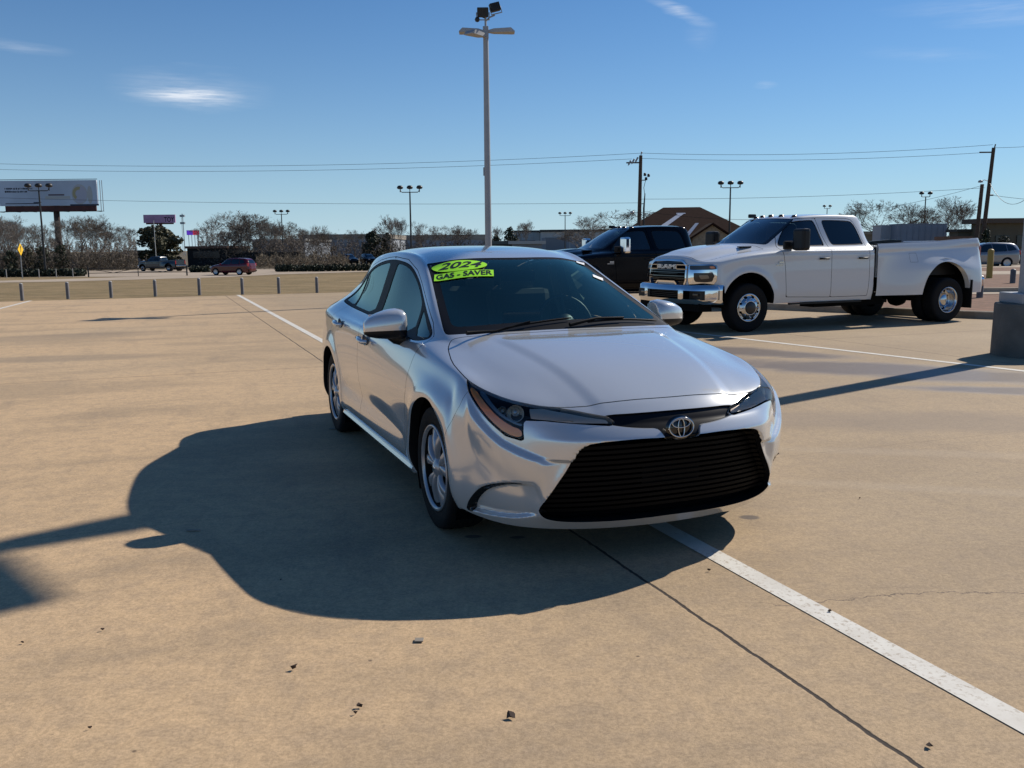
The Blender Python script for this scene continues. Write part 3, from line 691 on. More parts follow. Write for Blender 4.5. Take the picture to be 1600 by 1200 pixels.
        cap = MS.clip(ff).build('mirror', SILVER, root); MS.clip(-ff).build('mirror_shell', BLK, cap)
        b = MB(); b.tube([(.63, .80 * sgn, .90), (.615, .86 * sgn, .912), (.60, .895 * sgn, .945)], [.038, .034, .036], 12); b.box((.60, .81 * sgn, .90), (.16, .03, .05), bevel=.008); b.build('mirror_arm', BLK, cap)
        gl_ = MB(); gl_.box((.556, .925 * sgn, .998), (.004, .15, .105), bevel=.0015); gl_.build('mirror_glass', CHROME, cap)
    # wipers and cowl
    b = MB(); dvs = []
    for i in range(25):
        y = -.66 + 1.32 * i / 24; xc = 1.205 - .30 * (abs(y) / .70) ** 2.6 * .42; 
        dvs += [(xc + .012, y, .958 - .03 * abs(y) ** 3), (xc - .06, y, .955 - .03 * abs(y) ** 3)]
    b.add(dvs, [(2 * i, 2 * i + 1, 2 * i + 3, 2 * i + 2) for i in range(24)]); b.build('cowl', FRIT, root)
    def onws(x, y, d=.01):
        h = ws_bvh.ray_cast(Vector((x, y, 1.8)), Vector((0, 0, -1))); return (h[0] + h[1] * (d if h[1].z > 0 else -d)) if h[0] is not None else Vector((x, y, .98))
    for (ax, ay_, bx, by) in ((1.15, .10, 1.075, .58), (1.16, -.50, 1.10, .02)):
        b = MB(); pts = [onws(ax + (bx - ax) * t, ay_ + (by - ay_) * t, .014) for t in np.linspace(0, 1, 10)]; b.tube(pts, [.006] * 9 + [.004], 6)
        b.tube([onws(ax + .02, ay_ - .12, .012), onws(ax - .01, ay_ + .05, .03), onws((ax + bx) / 2, (ay_ + by) / 2, .026)], [.012, .008, .006], 6); b.build('wiper', FRIT, root)
    # stickers on the glass
    def plaque(name, c, ex, polys, m, d, parent, text=None):
        pass
    ex0 = Vector((.135, .325, -.006)).normalized(); ex1 = Vector((.112, .335, -.006)).normalized()
    def on_glass(o, ex, pts, d):
        h = ws_bvh.ray_cast(Vector((o[0], o[1], 1.8)), Vector((0, 0, -1))); n = h[1] if h[1].z > 0 else -h[1]; e1 = (ex - n * ex.dot(n)).normalized(); e2 = n.cross(e1); out = []
        for p in pts:
            w = h[0] + e1 * p[0] + e2 * p[1]; r = ws_bvh.ray_cast(w + n * .3, -n); q = r[0] if r[0] is not None else w; out.append(tuple(q + n * (d + p[2])))
        return out
    def oval_pts(a, bb, n=40): return [(a * math.cos(2 * math.pi * i / n), bb * math.sin(2 * math.pi * i / n), 0) for i in range(n)]
    def grid_patch(fn, nx=16, ny=6):
        vs = [fn(i / nx, j / ny) for j in range(ny + 1) for i in range(nx + 1)]; return vs, [(j * (nx + 1) + i, j * (nx + 1) + i + 1, (j + 1) * (nx + 1) + i + 1, (j + 1) * (nx + 1) + i) for j in range(ny) for i in range(nx)]
    def disc_patch(a, bb, n=40, rings=5):
        vs = [(0, 0, 0)]; fs = []
        for r in range(1, rings + 1):
            for i in range(n): vs.append((a * r / rings * math.cos(2 * math.pi * i / n), bb * r / rings * math.sin(2 * math.pi * i / n), 0))
        for i in range(n): fs.append((0, 1 + i, 1 + (i + 1) % n))
        for r in range(1, rings):
            for i in range(n): fs.append((1 + (r - 1) * n + i, 1 + r * n + i, 1 + r * n + (i + 1) % n, 1 + (r - 1) * n + (i + 1) % n))
        return vs, fs
    oc = (.338, -.378); rc = (.466, -.392)
    vs, fs = disc_patch(.172, .083); b = MB(); b.add(on_glass(oc, ex0, vs, .003), fs, True); year = b.build('year_sticker', LIME, root)
    vs, fs = text_geo('2024', .125, .28, bold=.0028); vs = [(x * 1.02, y * 1.05, z) for x, y, z in vs]; b = MB(); b.add(on_glass(oc, ex0, vs, .0045), fs); b.build('lettering', INK, year)
    vs, fs = grid_patch(lambda u, v: ((u - .5) * .36, (v - .5) * .092, 0)); b = MB(); b.add(on_glass(rc, ex1, vs, .003), fs, True); slog = b.build('slogan_sticker', LIME, root)
    vs, fs = text_geo('GAS - SAVER', .066, 0.0, bold=.0018); k = .340 / (max(v[0] for v in vs) - min(v[0] for v in vs)); vs = [(x * k, y * 1.35, z) for x, y, z in vs]; b = MB(); b.add(on_glass(rc, ex1, vs, .0045), fs); b.build('lettering', INK, slog)
    for (o_, w, h_) in (((.23, .50), .055, .05), ((.472, .508), .07, .06)):
        vs, fs = grid_patch(lambda u, v: ((u - .5) * w, (v - .5) * h_, 0), 2, 2); b = MB(); b.add(on_glass(o_, ex0, vs, .002), fs); b.build('paper_sticker', WHITEP, root)
    # cabin: dashboard, seats, wheel, rear-view mirror
    b = MB()
    dash = [(1.10, .90), (.95, .925), (.70, .945), (.52, .93), (.46, .88), (.50, .70)]
    vs = [(x, y, z - .02 * (abs(y) / .66) ** 3) for y in (-.66, -.33, 0, .33, .66) for x, z in dash]; fs = [(j * 6 + i, j * 6 + i + 1, (j + 1) * 6 + i + 1, (j + 1) * 6 + i) for j in range(4) for i in range(5)]
    b.add(vs, fs, True); b.build('dashboard', DASH, root)
    b = MB(); b.box((.50, -.03, .965), (.02, .25, .14), bevel=.006); b.build('centre_screen', GLOSSB, root)
    for y in (-.36, .36):
        b = MB(); b.box((-.22, y, .52), (.50, .50, .16), bevel=.05); Mt = Matrix.Translation((-.47, y, .82)) @ Matrix.Rotation(-.25, 4, 'Y'); b.box((0, 0, 0), (.13, .48, .62), Mt, bevel=.05); st = b.build('front_seat', BRKT, root)
        hb = MB(); hb.box((-.56, y, 1.20), (.09, .25, .17), bevel=.035); hb.tube([(-.55, y - .06, 1.05), (-.555, y - .06, 1.15)], .007, 6); hb.tube([(-.55, y + .06, 1.05), (-.555, y + .06, 1.15)], .007, 6); hb.build('headrest', BRKT, st)
    b = MB(); b.box((-1.05, 0, .52), (.50, 1.25, .18), bevel=.05); Mt = Matrix.Translation((-1.35, 0, .82)) @ Matrix.Rotation(-.3, 4, 'Y'); b.box((0, 0, 0), (.13, 1.25, .6), Mt, bevel=.05)
    for y in (-.38, 0, .38): b.box((-1.43, y, 1.12), (.08, .24, .12), bevel=.03)
    b.build('rear_seat', BRKT, root)
    b = MB(); b.box((-1.66, 0, .98), (.45, 1.1, .02)); b.build('parcel_shelf', BRKT, root)
    Mw = Matrix.Translation((.30, .36, .93)) @ Matrix.Rotation(math.pi / 2 - .42, 4, 'Y')
    b = MB(); n = 32; b.tube([(.185 * math.cos(2 * math.pi * i / n), .185 * math.sin(2 * math.pi * i / n), 0) for i in range(n + 1)], .014, 8, Mw, cap=False)
    for a in (0, math.pi, -math.pi / 2): b.tube([(0, 0, -.02), (.18 * math.sin(a + math.pi / 2) , .18 * math.cos(a + math.pi / 2), 0)], .016, 6, Mw)
    b.lathe([(.001, .02), (.06, .015), (.07, -.03)], 20, Mw); b.build('steering_wheel', BLK, root)
    vp = onws(.40, 0, -.03); b = MB(); b.box((vp.x - .03, 0, vp.z - .055), (.02, .23, .062), bevel=.009); b.tube([vp, (vp.x - .02, 0, vp.z - .04)], .012, 8); b.build('rear_view_mirror', BLK, root)
    b = MB(); b.box((vp.x - .042, 0, vp.z - .055), (.003, .205, .048)); b.build('mirror_face', CHROME, root)
    b = MB(); b.box((0.62, .40, .965), (.22, .26, .004), Matrix.Translation((0, 0, -.004)) @ Matrix.Rotation(.05, 4, 'Y')); b.build('paper_on_dashboard', TAN, root)
    # interior trim pale pillars
    for sgn in (-1, 1):
        b = MB(); b.tube([(-.40, .66 * sgn, .95), (-.41, .57 * sgn, 1.30)], [.035, .03], 8); b.build('pillar_trim', DASH, root); b = MB(); b.tube([(.86, .67 * sgn, .98), (.5, .60 * sgn, 1.16), (.2, .52 * sgn, 1.29)], [.02, .025, .03], 8); b.build('pillar_trim', DASH, root)
    return root
def combine(*gs):
    V = []; F = []
    for v, f in gs:
        b = len(V); V += list(v); F += [[b + i for i in q] for q in f]
    return V, F
def thing_part(name, mb, m, parent): return mb.build(name, m, parent)
# ------------------------------------------------------------------ the crew-cab dually pickups (x forward from mid-wheelbase)
def make_truck(name, label, PNT, loc, yaw, scale=1.0, chrome_mirror=False, group=None, level=3, glass=None):
    root = thing(name, label, 'pickup truck', loc, yaw, group); root.scale = (scale,) * 3
    GL = glass or mat_truck_glass()
    TT = [
     [(3.06,0,1.235),(3.06,.33,1.225),(3.03,.52,1.20),(2.99,.66,1.165),(2.92,.84,1.15),(2.80,.95,1.13)],
     [(2.93,0,1.29),(2.93,.34,1.28),(2.90,.54,1.25),(2.85,.68,1.205),(2.78,.85,1.19),(2.68,.975,1.165)],
     [(2.55,0,1.375),(2.55,.36,1.365),(2.53,.58,1.325),(2.50,.70,1.27),(2.45,.85,1.265),(2.40,.99,1.225)],
     [(2.1,0,1.425),(2.1,.37,1.415),(2.08,.60,1.375),(2.06,.72,1.33),(2.02,.86,1.325),(2.0,.995,1.275)],
     [(1.86,0,1.445),(1.84,.38,1.44),(1.74,.64,1.425),(1.64,.76,1.40),(1.54,.87,1.37),(1.48,.99,1.31)],
     [(1.50,0,1.66),(1.47,.36,1.655),(1.34,.60,1.64),(1.27,.70,1.615),(1.22,.875,1.40),(1.18,.99,1.325)],
     [(1.13,0,1.865),(1.10,.34,1.86),(1.0,.57,1.845),(.94,.665,1.82),(.90,.872,1.41),(.88,.99,1.33)],
     [(.85,0,1.935),(.84,.35,1.925),(.80,.58,1.90),(.77,.675,1.86),(.75,.872,1.415),(.75,.99,1.33)],
     [(.3,0,1.97),(.3,.36,1.96),(.3,.60,1.93),(.3,.695,1.875),(.3,.872,1.42),(.3,.99,1.335)],
     [(-.25,0,1.965),(-.25,.36,1.955),(-.25,.60,1.925),(-.25,.69,1.87),(-.25,.868,1.42),(-.25,.99,1.335)],
     [(-.50,0,1.925),(-.50,.36,1.915),(-.49,.58,1.885),(-.48,.665,1.83),(-.46,.862,1.42),(-.46,.985,1.335)],
     [(-.60,0,1.70),(-.60,.36,1.70),(-.59,.60,1.69),(-.57,.68,1.66),(-.53,.855,1.42),(-.53,.975,1.335)],
     [(-.66,0,1.40),(-.66,.36,1.40),(-.65,.62,1.40),(-.63,.74,1.40),(-.60,.85,1.39),(-.59,.955,1.335)],
    ]
    F = [[(3.10,0,1.10),(3.12,0,.95),(3.12,0,.80),(3.10,0,.68),(3.05,0,.55)],
         [(3.10,.33,1.10),(3.12,.33,.95),(3.12,.33,.80),(3.10,.33,.68),(3.05,.33,.55)],
         [(3.07,.52,1.10),(3.09,.53,.95),(3.09,.53,.80),(3.07,.53,.68),(3.02,.5,.55)],
         [(3.01,.68,1.08),(3.03,.70,.95),(3.02,.70,.80),(3.0,.70,.68),(2.95,.68,.55)],
         [(2.93,.86,1.07),(2.92,.88,.94),(2.90,.88,.80),(2.88,.87,.68),(2.84,.84,.55)],
         [(2.79,.975,1.03),(2.77,.99,.90),(2.76,.99,.78),(2.75,.985,.68),(2.72,.96,.56)]]
    side = [[(x, y + .008, z - .13), (x, y + .014, z - .34), (x, y + .010, .80 if x > -.5 else .82), (x, y + .006, .62), (x, y - .035, .46)] for x, y, z in [r[-1] for r in TT[1:]]]
    rear = [[(x, y, 1.2), (x, y, 1.0), (x, y, .82), (x, y, .64), (x, y, .50)] for x, y, z in [TT[-1][j] for j in range(4, -1, -1)]]
    cols = F + side + rear; Wl = [[c[r] for c in cols] for r in range(5)]
    S = shell(TT, Wl, level)
    V = S.V; ay = np.abs(V[:, 1])
    # power dome with two channels, belt groove
    sm = lambda a, b, t: (lambda q: q * q * (3 - 2 * q))(np.clip((t - a) / (b - a), 0, 1))
    V[:, 2] += ((1 - sm(.30, .42, ay)) * .022) * sm(1.85, 2.05, V[:, 0]) * (1 - sm(2.75, 3.0, V[:, 0])) * (V[:, 2] > 1.1)
    gr_ = np.exp(-((V[:, 2] - 1.285) / .018) ** 2) * .008 * (ay > .8) * (V[:, 0] < 1.6); V[:, 1] -= np.sign(V[:, 1]) * gr_
    fl = np.hypot(V[:, 0] - 2.17, V[:, 2] - .46); V[:, 1] += np.sign(V[:, 1]) * np.exp(-((fl - .55) / .05) ** 2) * .02 * (ay > .6)
    renormal(S)
    side_xz = lambda S: np.stack([S.V[:, 0], S.V[:, 2]], 1)
    sf = lambda S, p, far=.4: np.where(np.abs(S.V[:, 1]) > .55, sdf(side_xz(S), p, far), -far)
    pl = lambda S: np.stack([S.V[:, 0], S.V[:, 1]], 1)
    S = S.clip(arch_f(S, 2.17, .53, .455, .5)); v, f_ = S.rim(vec=(0, -.06, 0))
    for q in (-1, 1):
        b = MB(); b.add(v, largest(v, [t for t in f_ if v[t[0]][1] * q > 0]), True); b.build('arch_lip', BLK, root)
    WS = [(1.08, 0), (1.06, .30), (.985, .52), (.955, .60), (1.0, .635), (1.27, .665), (1.50, .70), (1.61, .72), (1.66, .70), (1.74, .58), (1.82, .34), (1.84, 0)]; WS = chaikin(WS + [(x, -y) for x, y in WS[::-1][1:-1]], 1)
    wf = lambda S: np.where(S.V[:, 2] > 1.3, sdf(pl(S), WS, .4), -.4)
    FW = chaikin([(1.46, 1.395), (1.45, 1.43), (1.33, 1.575), (1.20, 1.70), (1.08, 1.79), (.98, 1.825), (.64, 1.845), (.60, 1.83), (.50, 1.42), (.52, 1.405)], 1)
    RW = chaikin([(.40, 1.845), (.44, 1.83), (.345, 1.43), (.33, 1.41), (-.37, 1.42), (-.40, 1.44), (-.33, 1.70), (-.27, 1.80), (-.20, 1.835)], 1)
    RR = chaikin([(-.60, 1.5), (.60, 1.5), (.58, 1.78), (-.58, 1.78)], 1)
    U = S.copy(); U.V = U.V - U.N * .02
    U = U.clip(-wf(U)); U = U.clip(-sf(U, FW)); U = U.clip(-sf(U, RW)); U.build('inner_skin', INNER, root)
    W = S.clip(wf(S)); S = S.clip(-wf(S) - .004); W.offset(-.006).build('windscreen', GL[0], root)
    Wb = W.clip(-(sdf(pl(W), WS * [1, .94] + [0, 0], .4) - .02)); Wb.offset(-.003).build('windscreen_border', GLOSSB, root)
    for P_, gm in ((FW, GL[1]), (RW, GL[2])):
        D = S.clip(sf(S, P_)); S = S.clip(-sf(S, P_) - .004)
        for q in (-1, 1):
            d_ = D.clip(D.V[:, 1] * q).offset(-.006); i_ = sf(d_, P_) - .014; w_ = d_.clip(i_).build('side_window', gm, root); d_.clip(-i_).build('window_seal', BLK, w_)
    D = S.clip(np.where(S.V[:, 0] < -.4, sdf(np.stack([S.V[:, 1], S.V[:, 2]], 1), RR, .4), -.4)); S = S.clip(-np.where(S.V[:, 0] < -.4, sdf(np.stack([S.V[:, 1], S.V[:, 2]], 1), RR, .4), -.4) - .004); D.offset(-.006).build('rear_window', GL[2], root)
    # bonnet
    HD = [(1.90, 0), (1.88, .40), (1.78, .66), (1.74, .80), (2.0, .82), (2.5, .815), (2.80, .80), (2.93, .74), (2.97, .62), (3.0, .45), (3.03, .2), (3.03, 0)]; HD = HD + [(x, -y) for x, y in HD[::-1][1:-1]]
    hf = lambda S: np.where(S.V[:, 2] > 1.08, sdf(pl(S), np.array(HD), .4), -.4)
    H = S.clip(hf(S) - .004); S = S.clip(-hf(S) - .004); H.build('bonnet', PNT, root)
    # grille with chrome frame, lettering bar, bars
    fz = lambda S: np.stack([S.V[:, 1], S.V[:, 2]], 1)
    def ff(S, p): return np.where(S.V[:, 0] > 2.5, sdf(fz(S), p, .4), -.4)
    G0 = [(0, 1.205), (.40, 1.195), (.47, 1.16), (.535, 1.09), (.545, .86), (.50, .77), (.42, .73), (.34, .735), (.27, .80), (.245, .82), (0, .82)]; G0 = np.array(G0 + [(-y, z) for y, z in G0[::-1][1:-1]])
    G = S.clip(ff(S, G0)); S = S.clip(-ff(S, G0)); gb = G.copy(); gb.V[:, 0] -= .06; grl = gb.build('grille', INNER, root)
    fr_ = G.copy(); fr_ = fr_.clip(.030 - ff(fr_, G0)).offset(.014); e = fr_.rim(depth=.05); fr_.build('grille_frame', CHROME, grl, e)
    for z0 in np.arange(.80, 1.18, .032):
        if abs(z0 - 1.075) < .04: continue
        s_ = G.clip(.009 - np.abs(G.V[:, 2] - z0))
        if len(s_.T) > 4: s_.V[:, 0] -= .02; e = s_.rim(vec=(-.04, 0, 0)); s_.build('grille_bar', GLOSSB, grl, e)
    for q in (-1, 1):
        b = MB(); M = Matrix.Translation((0, 0, 0))
        x0 = 3.105
        for (z0) in (1.045, 1.115): b.box((x0, .41 * q, z0), (.03, .25, .012))
        b.box((x0, .285 * q, 1.08), (.03, .012, .075)); b.build('grille_bracket', CHROME, grl)
    vs, fs = text_geo('RAM', .135, 0, bold=0); k = .50 / (max(v_[0] for v_ in vs) - min(v_[0] for v_ in vs)); b = MB()
    vs = [(3.135, x * k, 1.08 + y * .78) for x, y, z in vs]; n = len(vs); b.add(vs + [(x - .03, y, z) for x, y, z in vs], [f for f in fs] + [[n + i for i in f][::-1] for f in fs], False); b.build('lettering', mat('letter_metal', (.75, .75, .77), .25, .6), grl)
    # headlamps in two tiers with a chrome surround
    dg = lambda S: np.stack([np.abs(S.V[:, 1]) * .6 - (S.V[:, 0] - 3.0) * .8, S.V[:, 2]], 1)
    def hfz(S, p): return np.where((S.V[:, 0] > 2.5) & (np.abs(S.V[:, 1]) > .45), sdf(dg(S), p, .4), -.4)
    H0 = np.array([(.275, 1.115), (.50, 1.125), (.66, 1.125), (.735, 1.10), (.745, 1.04), (.735, .86), (.69, .80), (.50, .79), (.29, .79), (.27, .86)])
    L = S.clip(hfz(S, H0)); S = S.clip(-hfz(S, H0) - .003)
    for q in (-1, 1):
        l_ = L.clip(L.V[:, 1] * q); hs = l_.offset(-.004).build('headlight', CHROME, root)
        for k_, (poly, m_) in enumerate((([(.30, 1.105), (.66, 1.113), (.725, 1.09), (.73, 1.05), (.66, 1.04), (.30, 1.035)], mat('lamp_dark', (.02, .024, .028), .3)), ([(.365, .985), (.66, .99), (.70, .95), (.665, .85), (.56, .835), (.40, .84), (.37, .88)], mat('lamp_brown', (.05, .04, .032), .25, .3)))):
            o = l_.clip(hfz(l_, np.array(poly))).offset(.004); o.build('lamp_pane', m_, hs, None)
        o = l_.clip(hfz(l_, np.array([(.615, 1.092), (.69, 1.095), (.705, 1.06), (.63, 1.055)]))).offset(.007); o.build('indicator', AMBER, hs)
        o = l_.clip(hfz(l_, np.array([(.45, .95), (.60, .955), (.62, .90), (.48, .885)]))).offset(.007); o.build('lamp_reflector', mat('lamp_mid', (.22, .19, .15), .3, .6), hs)
    # doors
    FD = [(1.39, .56), (1.41, .80), (1.44, 1.1), (1.50, 1.39), (1.40, 1.58), (1.20, 1.76), (.98, 1.868), (.56, 1.885), (.50, 1.6), (.43, 1.39), (.42, .53)]
    RD = [(.42, .53), (.43, 1.39), (.50, 1.6), (.56, 1.885), (-.15, 1.878), (-.27, 1.85), (-.36, 1.70), (-.44, 1.40), (-.45, .80), (-.43, .53)]
    for P_, hx in ((FD, .60), (RD, -.28)):
        p = np.array(P_); D = S.clip(sf(S, p) - .004); S = S.clip(-sf(S, p) - .004)
        for q in (-1, 1):
            d0 = D.clip(D.V[:, 1] * q).build('door', PNT, root)
            b = MB(); b.tube([(hx - .10, 1.01 * q, 1.19), (hx - .08, 1.04 * q, 1.19), (hx + .08, 1.04 * q, 1.19), (hx + .10, 1.01 * q, 1.19)], .016, 8); b.build('handle', BLK, d0)
    S = S.clip(np.where(S.V[:, 0] > 2.66, S.V[:, 2] - .775, 1.0)) if True else S
    S.build('cab_body', PNT, root)
    # vent badge on the front wing
    for q in (-1, 1):
        b = MB(); b.box((1.56, 1.012 * q, 1.10), (.16, .012, .014)); b.box((1.53, 1.012 * q, 1.14), (.10, .012, .03)); b.build('wing_badge', STEEL, root)
        b = MB(); b.box((1.98, .60 * q, 1.40), (.22, .10, .02), Matrix.Identity(4)); b.build('bonnet_vent', BLK, root)
    # chrome bumper
    prof = [(.0, .790), (.035, .77), (.055, .70), (.055, .56), (.03, .49), (-.02, .475)]
    ys = np.concatenate([[-1.0351, -1.035], np.linspace(-1.03, 1.03, 37), [1.035, 1.0351]]); vs = []; fs = []
    for y in ys:
        a = abs(y); x0 = 3.17 - .03 * (a / .5) ** 2 if a < .5 else 3.14 - .05 * (a - .5) / .3 if a < .8 else 3.09 - .28 * ((a - .8) / .23) ** 1.6 if a <= 1.031 else (2.74 if a < 1.03505 else 2.70)
        for dx, z in prof: vs.append((x0 + dx * (1 if a < .85 else .7), y * (1 - .02 * (dx < .01)), z))
    n = len(prof)
    for i in range(40):
        for j in range(n - 1): fs.append((i * n + j, i * n + j + 1, (i + 1) * n + j + 1, (i + 1) * n + j))
    # leave three openings
    def hole(fc):
        y = np.mean([vs[i][1] for i in fc]); z = np.mean([vs[i][2] for i in fc]); return (abs(y) < .45 or .60 < abs(y) < .93) and .55 < z < .70
    b = MB(); b.add(vs, [f_ for f_ in fs if not hole(f_)], True); 
    bp = b.build('front_bumper', CHROME, root)
    b = MB(); b.box((3.11, 0, .625), (.04, .95, .17)); bb = b.build('bumper_intake', INNER, bp)
    for z0 in (.59, .62, .65, .68):
        b = MB(); b.box((3.15, 0, z0), (.02, .90, .010)); b.build('intake_bar', BLK, bb)
    for q in (-1, 1):
        b = MB(); b.box((3.04, .765 * q, .625), (.05, .36, .15)); b.build('fog_bezel', BLK, bp); b = MB(); b.tube([(3.062, .70 * q, .635), (3.066, .84 * q, .635)], .024, 10); b.build('fog_lamp', mat('lamp_mid', (.22, .19, .15), .3, .6), bp)
    b = MB(); b.box((2.95, 0, .42), (.25, 1.75, .12), taper=1.0); b.build('air_dam', UNDER, root)
    # pickup bed: outer side with the dually flare
    X0, X1 = -.635, -3.24
    for q in (-1, 1):
        nx, nz = 90, 46; g = []
        for i in range(nx + 1):
            x = X0 + (X1 - X0) * i / nx; top = np.interp(x, [-3.24, -3.15, -2.9, -2.2, -.635], [1.47, 1.525, 1.515, 1.475, 1.43])
            for j in range(nz + 1):
                t = j / nz; z = .52 + (top - .52) * t
                y = 1.0 - .02 * max(0, (.75 - z) / .25) ** 2 - .028 * max(0, (z - (top - .10)) / .10) ** 2 - .012 * math.exp(-((z - top + .16) / .03) ** 2)
                r = math.hypot((x + 2.2) * .86, (z - .50)); s_ = min(1, max(0, (1.40 - r) / .86)); s_ = s_ * s_ * (3 - 2 * s_); zf = min(1, max(0, (1.44 - z) / .50)); y += .162 * s_ * zf * zf * (3 - 2 * zf)
                k = max(0, (-3.10 - x) / .14); y -= .05 * k * k
                g.append((x, y * q, z))
        T = []
        for i in range(nx):
            for j in range(nz):
                a, b_, c, d = i * (nz + 1) + j, (i + 1) * (nz + 1) + j, (i + 1) * (nz + 1) + j + 1, i * (nz + 1) + j + 1
                T += [(a, b_, c), (a, c, d)] if q > 0 else [(a, c, b_), (a, d, c)]
        B = Surf(np.array(g), np.zeros((len(g), 3)), np.array(T)); renormal(B)
        if (B.N[:, 1].mean() * q) < 0: B.N = -B.N; B.T = B.T[:, ::-1].copy()
        B = B.clip(np.hypot(B.V[:, 0] + 2.2, (B.V[:, 2] - .50) * 1.0) - .60); e = B.rim(vec=(0, -.10, 0))
        if q > 0:
            cap_p = np.array([(-1.35, 1.10), (-1.52, 1.10), (-1.52, 1.26), (-1.35, 1.26)]); c_ = B.clip(sf(B, cap_p) - .002); B = B.clip(-sf(B, cap_p) - .002); 
        sd0 = B.build('bed_side', PNT, root, e)
        if q > 0: c_.build('fuel_flap', PNT, sd0)
        b = MB(); tp_ = [(x, z) for x, z in ((-.65, 1.43), (-2.2, 1.475), (-2.9, 1.515), (-3.2, 1.50))]
        for (xa, za), (xb, zb) in zip(tp_[:-1], tp_[1:]): b.add([(xa, .975 * q, za), (xa, .86 * q, za), (xb, .86 * q, zb), (xb, .975 * q, zb)], [(0, 1, 2, 3)]); b.add([(xa, .86 * q, za), (xa, .86 * q, .85), (xb, .86 * q, .85), (xb, .86 * q, zb)], [(0, 1, 2, 3)])
        b.build('bed_rail', BLK, sd0)
        b = MB(); b.box((-3.235, .90 * q, 1.15), (.05, .14, .46), bevel=.02); b.build('tail_light', REDL, root)
    b = MB(); b.box((-1.95, 0, .84), (2.55, .86, .04)); b.box((-.67, 0, 1.13), (.03, 1.9, .56)); b.build('bed_floor', PNT, root)
    b = MB(); b.box((-3.23, 0, 1.17), (.05, 1.66, .62), bevel=.015); b.build('tailgate', PNT, root)
    b = MB(); b.box((-3.36, 0, .70), (.16, 1.9, .16), bevel=.03); b.build('rear_bumper', CHROME, root)
    b = MB(); b.box((-.612, 0, .95), (.03, 1.9, .85)); b.box((.0, 0, .52), (5.6, .9, .14)); b.box((-.2, .62, .46), (1.6, .35, .22)); b.box((-1.2, -.5, .42), (1.3, .3, .2)); b.tube([(-2.22, -.9, .41), (-2.22, .9, .41)], .06, 10); b.tube([(2.15, -.9, .41), (2.15, .9, .41)], .05, 10); b.lathe([(.001, -.14), (.16, -.1), (.18, 0), (.16, .1), (.001, .14)], 16, Matrix.Translation((-2.22, 0, .41)) @ Matrix.Rotation(math.pi / 2, 4, 'Y')); b.build('chassis', UNDER, root)
    for cx, r in ((2.17, .54), (-2.2, .70)):
        for q in (-1, 1):
            b = MB(); vs = []; fs = []
            for i in range(15):
                a = math.pi * i / 14
                for y in (.45, .96 if cx > 0 else 1.10): vs.append((cx + r * math.cos(a), y * q, .46 + r * math.sin(a)))
            for i in range(14): fs.append((2 * i, 2 * i + 1, 2 * i + 3, 2 * i + 2))
            vs.append((cx, .45 * q, .46)); c = len(vs) - 1
            for i in range(14): fs.append((2 * i, 2 * i + 2, c))
            b.add(vs, fs); b.build('wheel_well', INNER, root)
    for q in (-1, 1):
        b = MB(); b.box((-2.80, 1.0 * q, .50), (.02, .40, .52)); b.build('mud_flap', BLK, root)
        wheel(root, 'wheel', 2.15, .86 * q, .403, q, R=.403, W=.235, rr=.232, style='dually_front')
        wheel(root, 'wheel', -2.24, 1.04 * q, .403, q, R=.403, W=.235, rr=.232, style='dually_rear')
        t = MB(); t.lathe([(.22, -.1), (.36, -.117), (.403, -.08), (.403, .08), (.36, .117), (.22, .1)], 40, Matrix.Translation((-2.24, .76 * q, .403)) @ Matrix.Rotation(-q * math.pi / 2, 4, 'X')); t.build('inner_wheel', RUB, root)
        # tow mirror
        mm = CHROME if chrome_mirror else BLK
        b = MB(); b.box((1.29, 1.20 * q, 1.51), (.16, .27, .36), bevel=.045); b.build('mirror', mm, root)
        b = MB(); b.box((1.31, 1.03 * q, 1.43), (.09, .22, .07), bevel=.015); b.box((1.36, .965 * q, 1.42), (.20, .05, .14), bevel=.02); b.build('mirror_arm', BLK, root)
        b = MB(); b.box((.75, 1.02 * q, .44), (2.0, .10, .04), bevel=.01) if chrome_mirror else b.box((.5, .96 * q, .44), (1.6, .05, .03)); b.build('side_step', BLK, root)
    # roof clearance lamps, antenna pod
    for i in range(5):
        y = (-.50, -.25, 0, .25, .50)[i]; x = .93 - .18 * (y / .5) ** 2 * .5; b = MB(); b.lathe([(.0, .035), (.03, .032), (.045, 0)], 12, Matrix.Translation((x, y, 1.925 - .02 * (y / .5) ** 2)) @ Matrix.Diagonal((1.4, .9, 1, 1))); b.build('clearance_lamp', mat('amber_dark', (.05, .012, .006), .2), root)
    b = MB(); b.box((.86, -.60, 1.955), (.16, .05, .07), bevel=.02); b.build('roof_antenna', BLK, root)
    # seats
    for y in (-.45, .45):
        b = MB(); b.box((.35, y, 1.25), (.14, .52, .62), bevel=.05); s0 = b.build('front_seat', BRKT, root); b = MB(); b.box((.32, y, 1.64), (.10, .28, .18), bevel=.03); b.build('headrest', BRKT, s0)
    b = MB(); b.box((-.38, 0, 1.2), (.12, 1.4, .55), bevel=.04); b.build('rear_seat', BRKT, root)
    b = MB(); b.box((1.45, 0, 1.36), (.45, 1.4, .10), bevel=.03); b.build('dashboard', DASH, root)
    b = MB(); b.box((1.20, .0, 1.77), (.02, .22, .06), bevel=.006); b.build('rear_view_mirror', DASH, root)
    return root
def mat_truck_glass():
    return (glass_mat('truck_windscreen', (.30, .42, .45), 0.0, 1.5, .10), glass_mat('truck_side_glass', (.12, .17, .19), 0.0, 1.5, .05), PRIV)
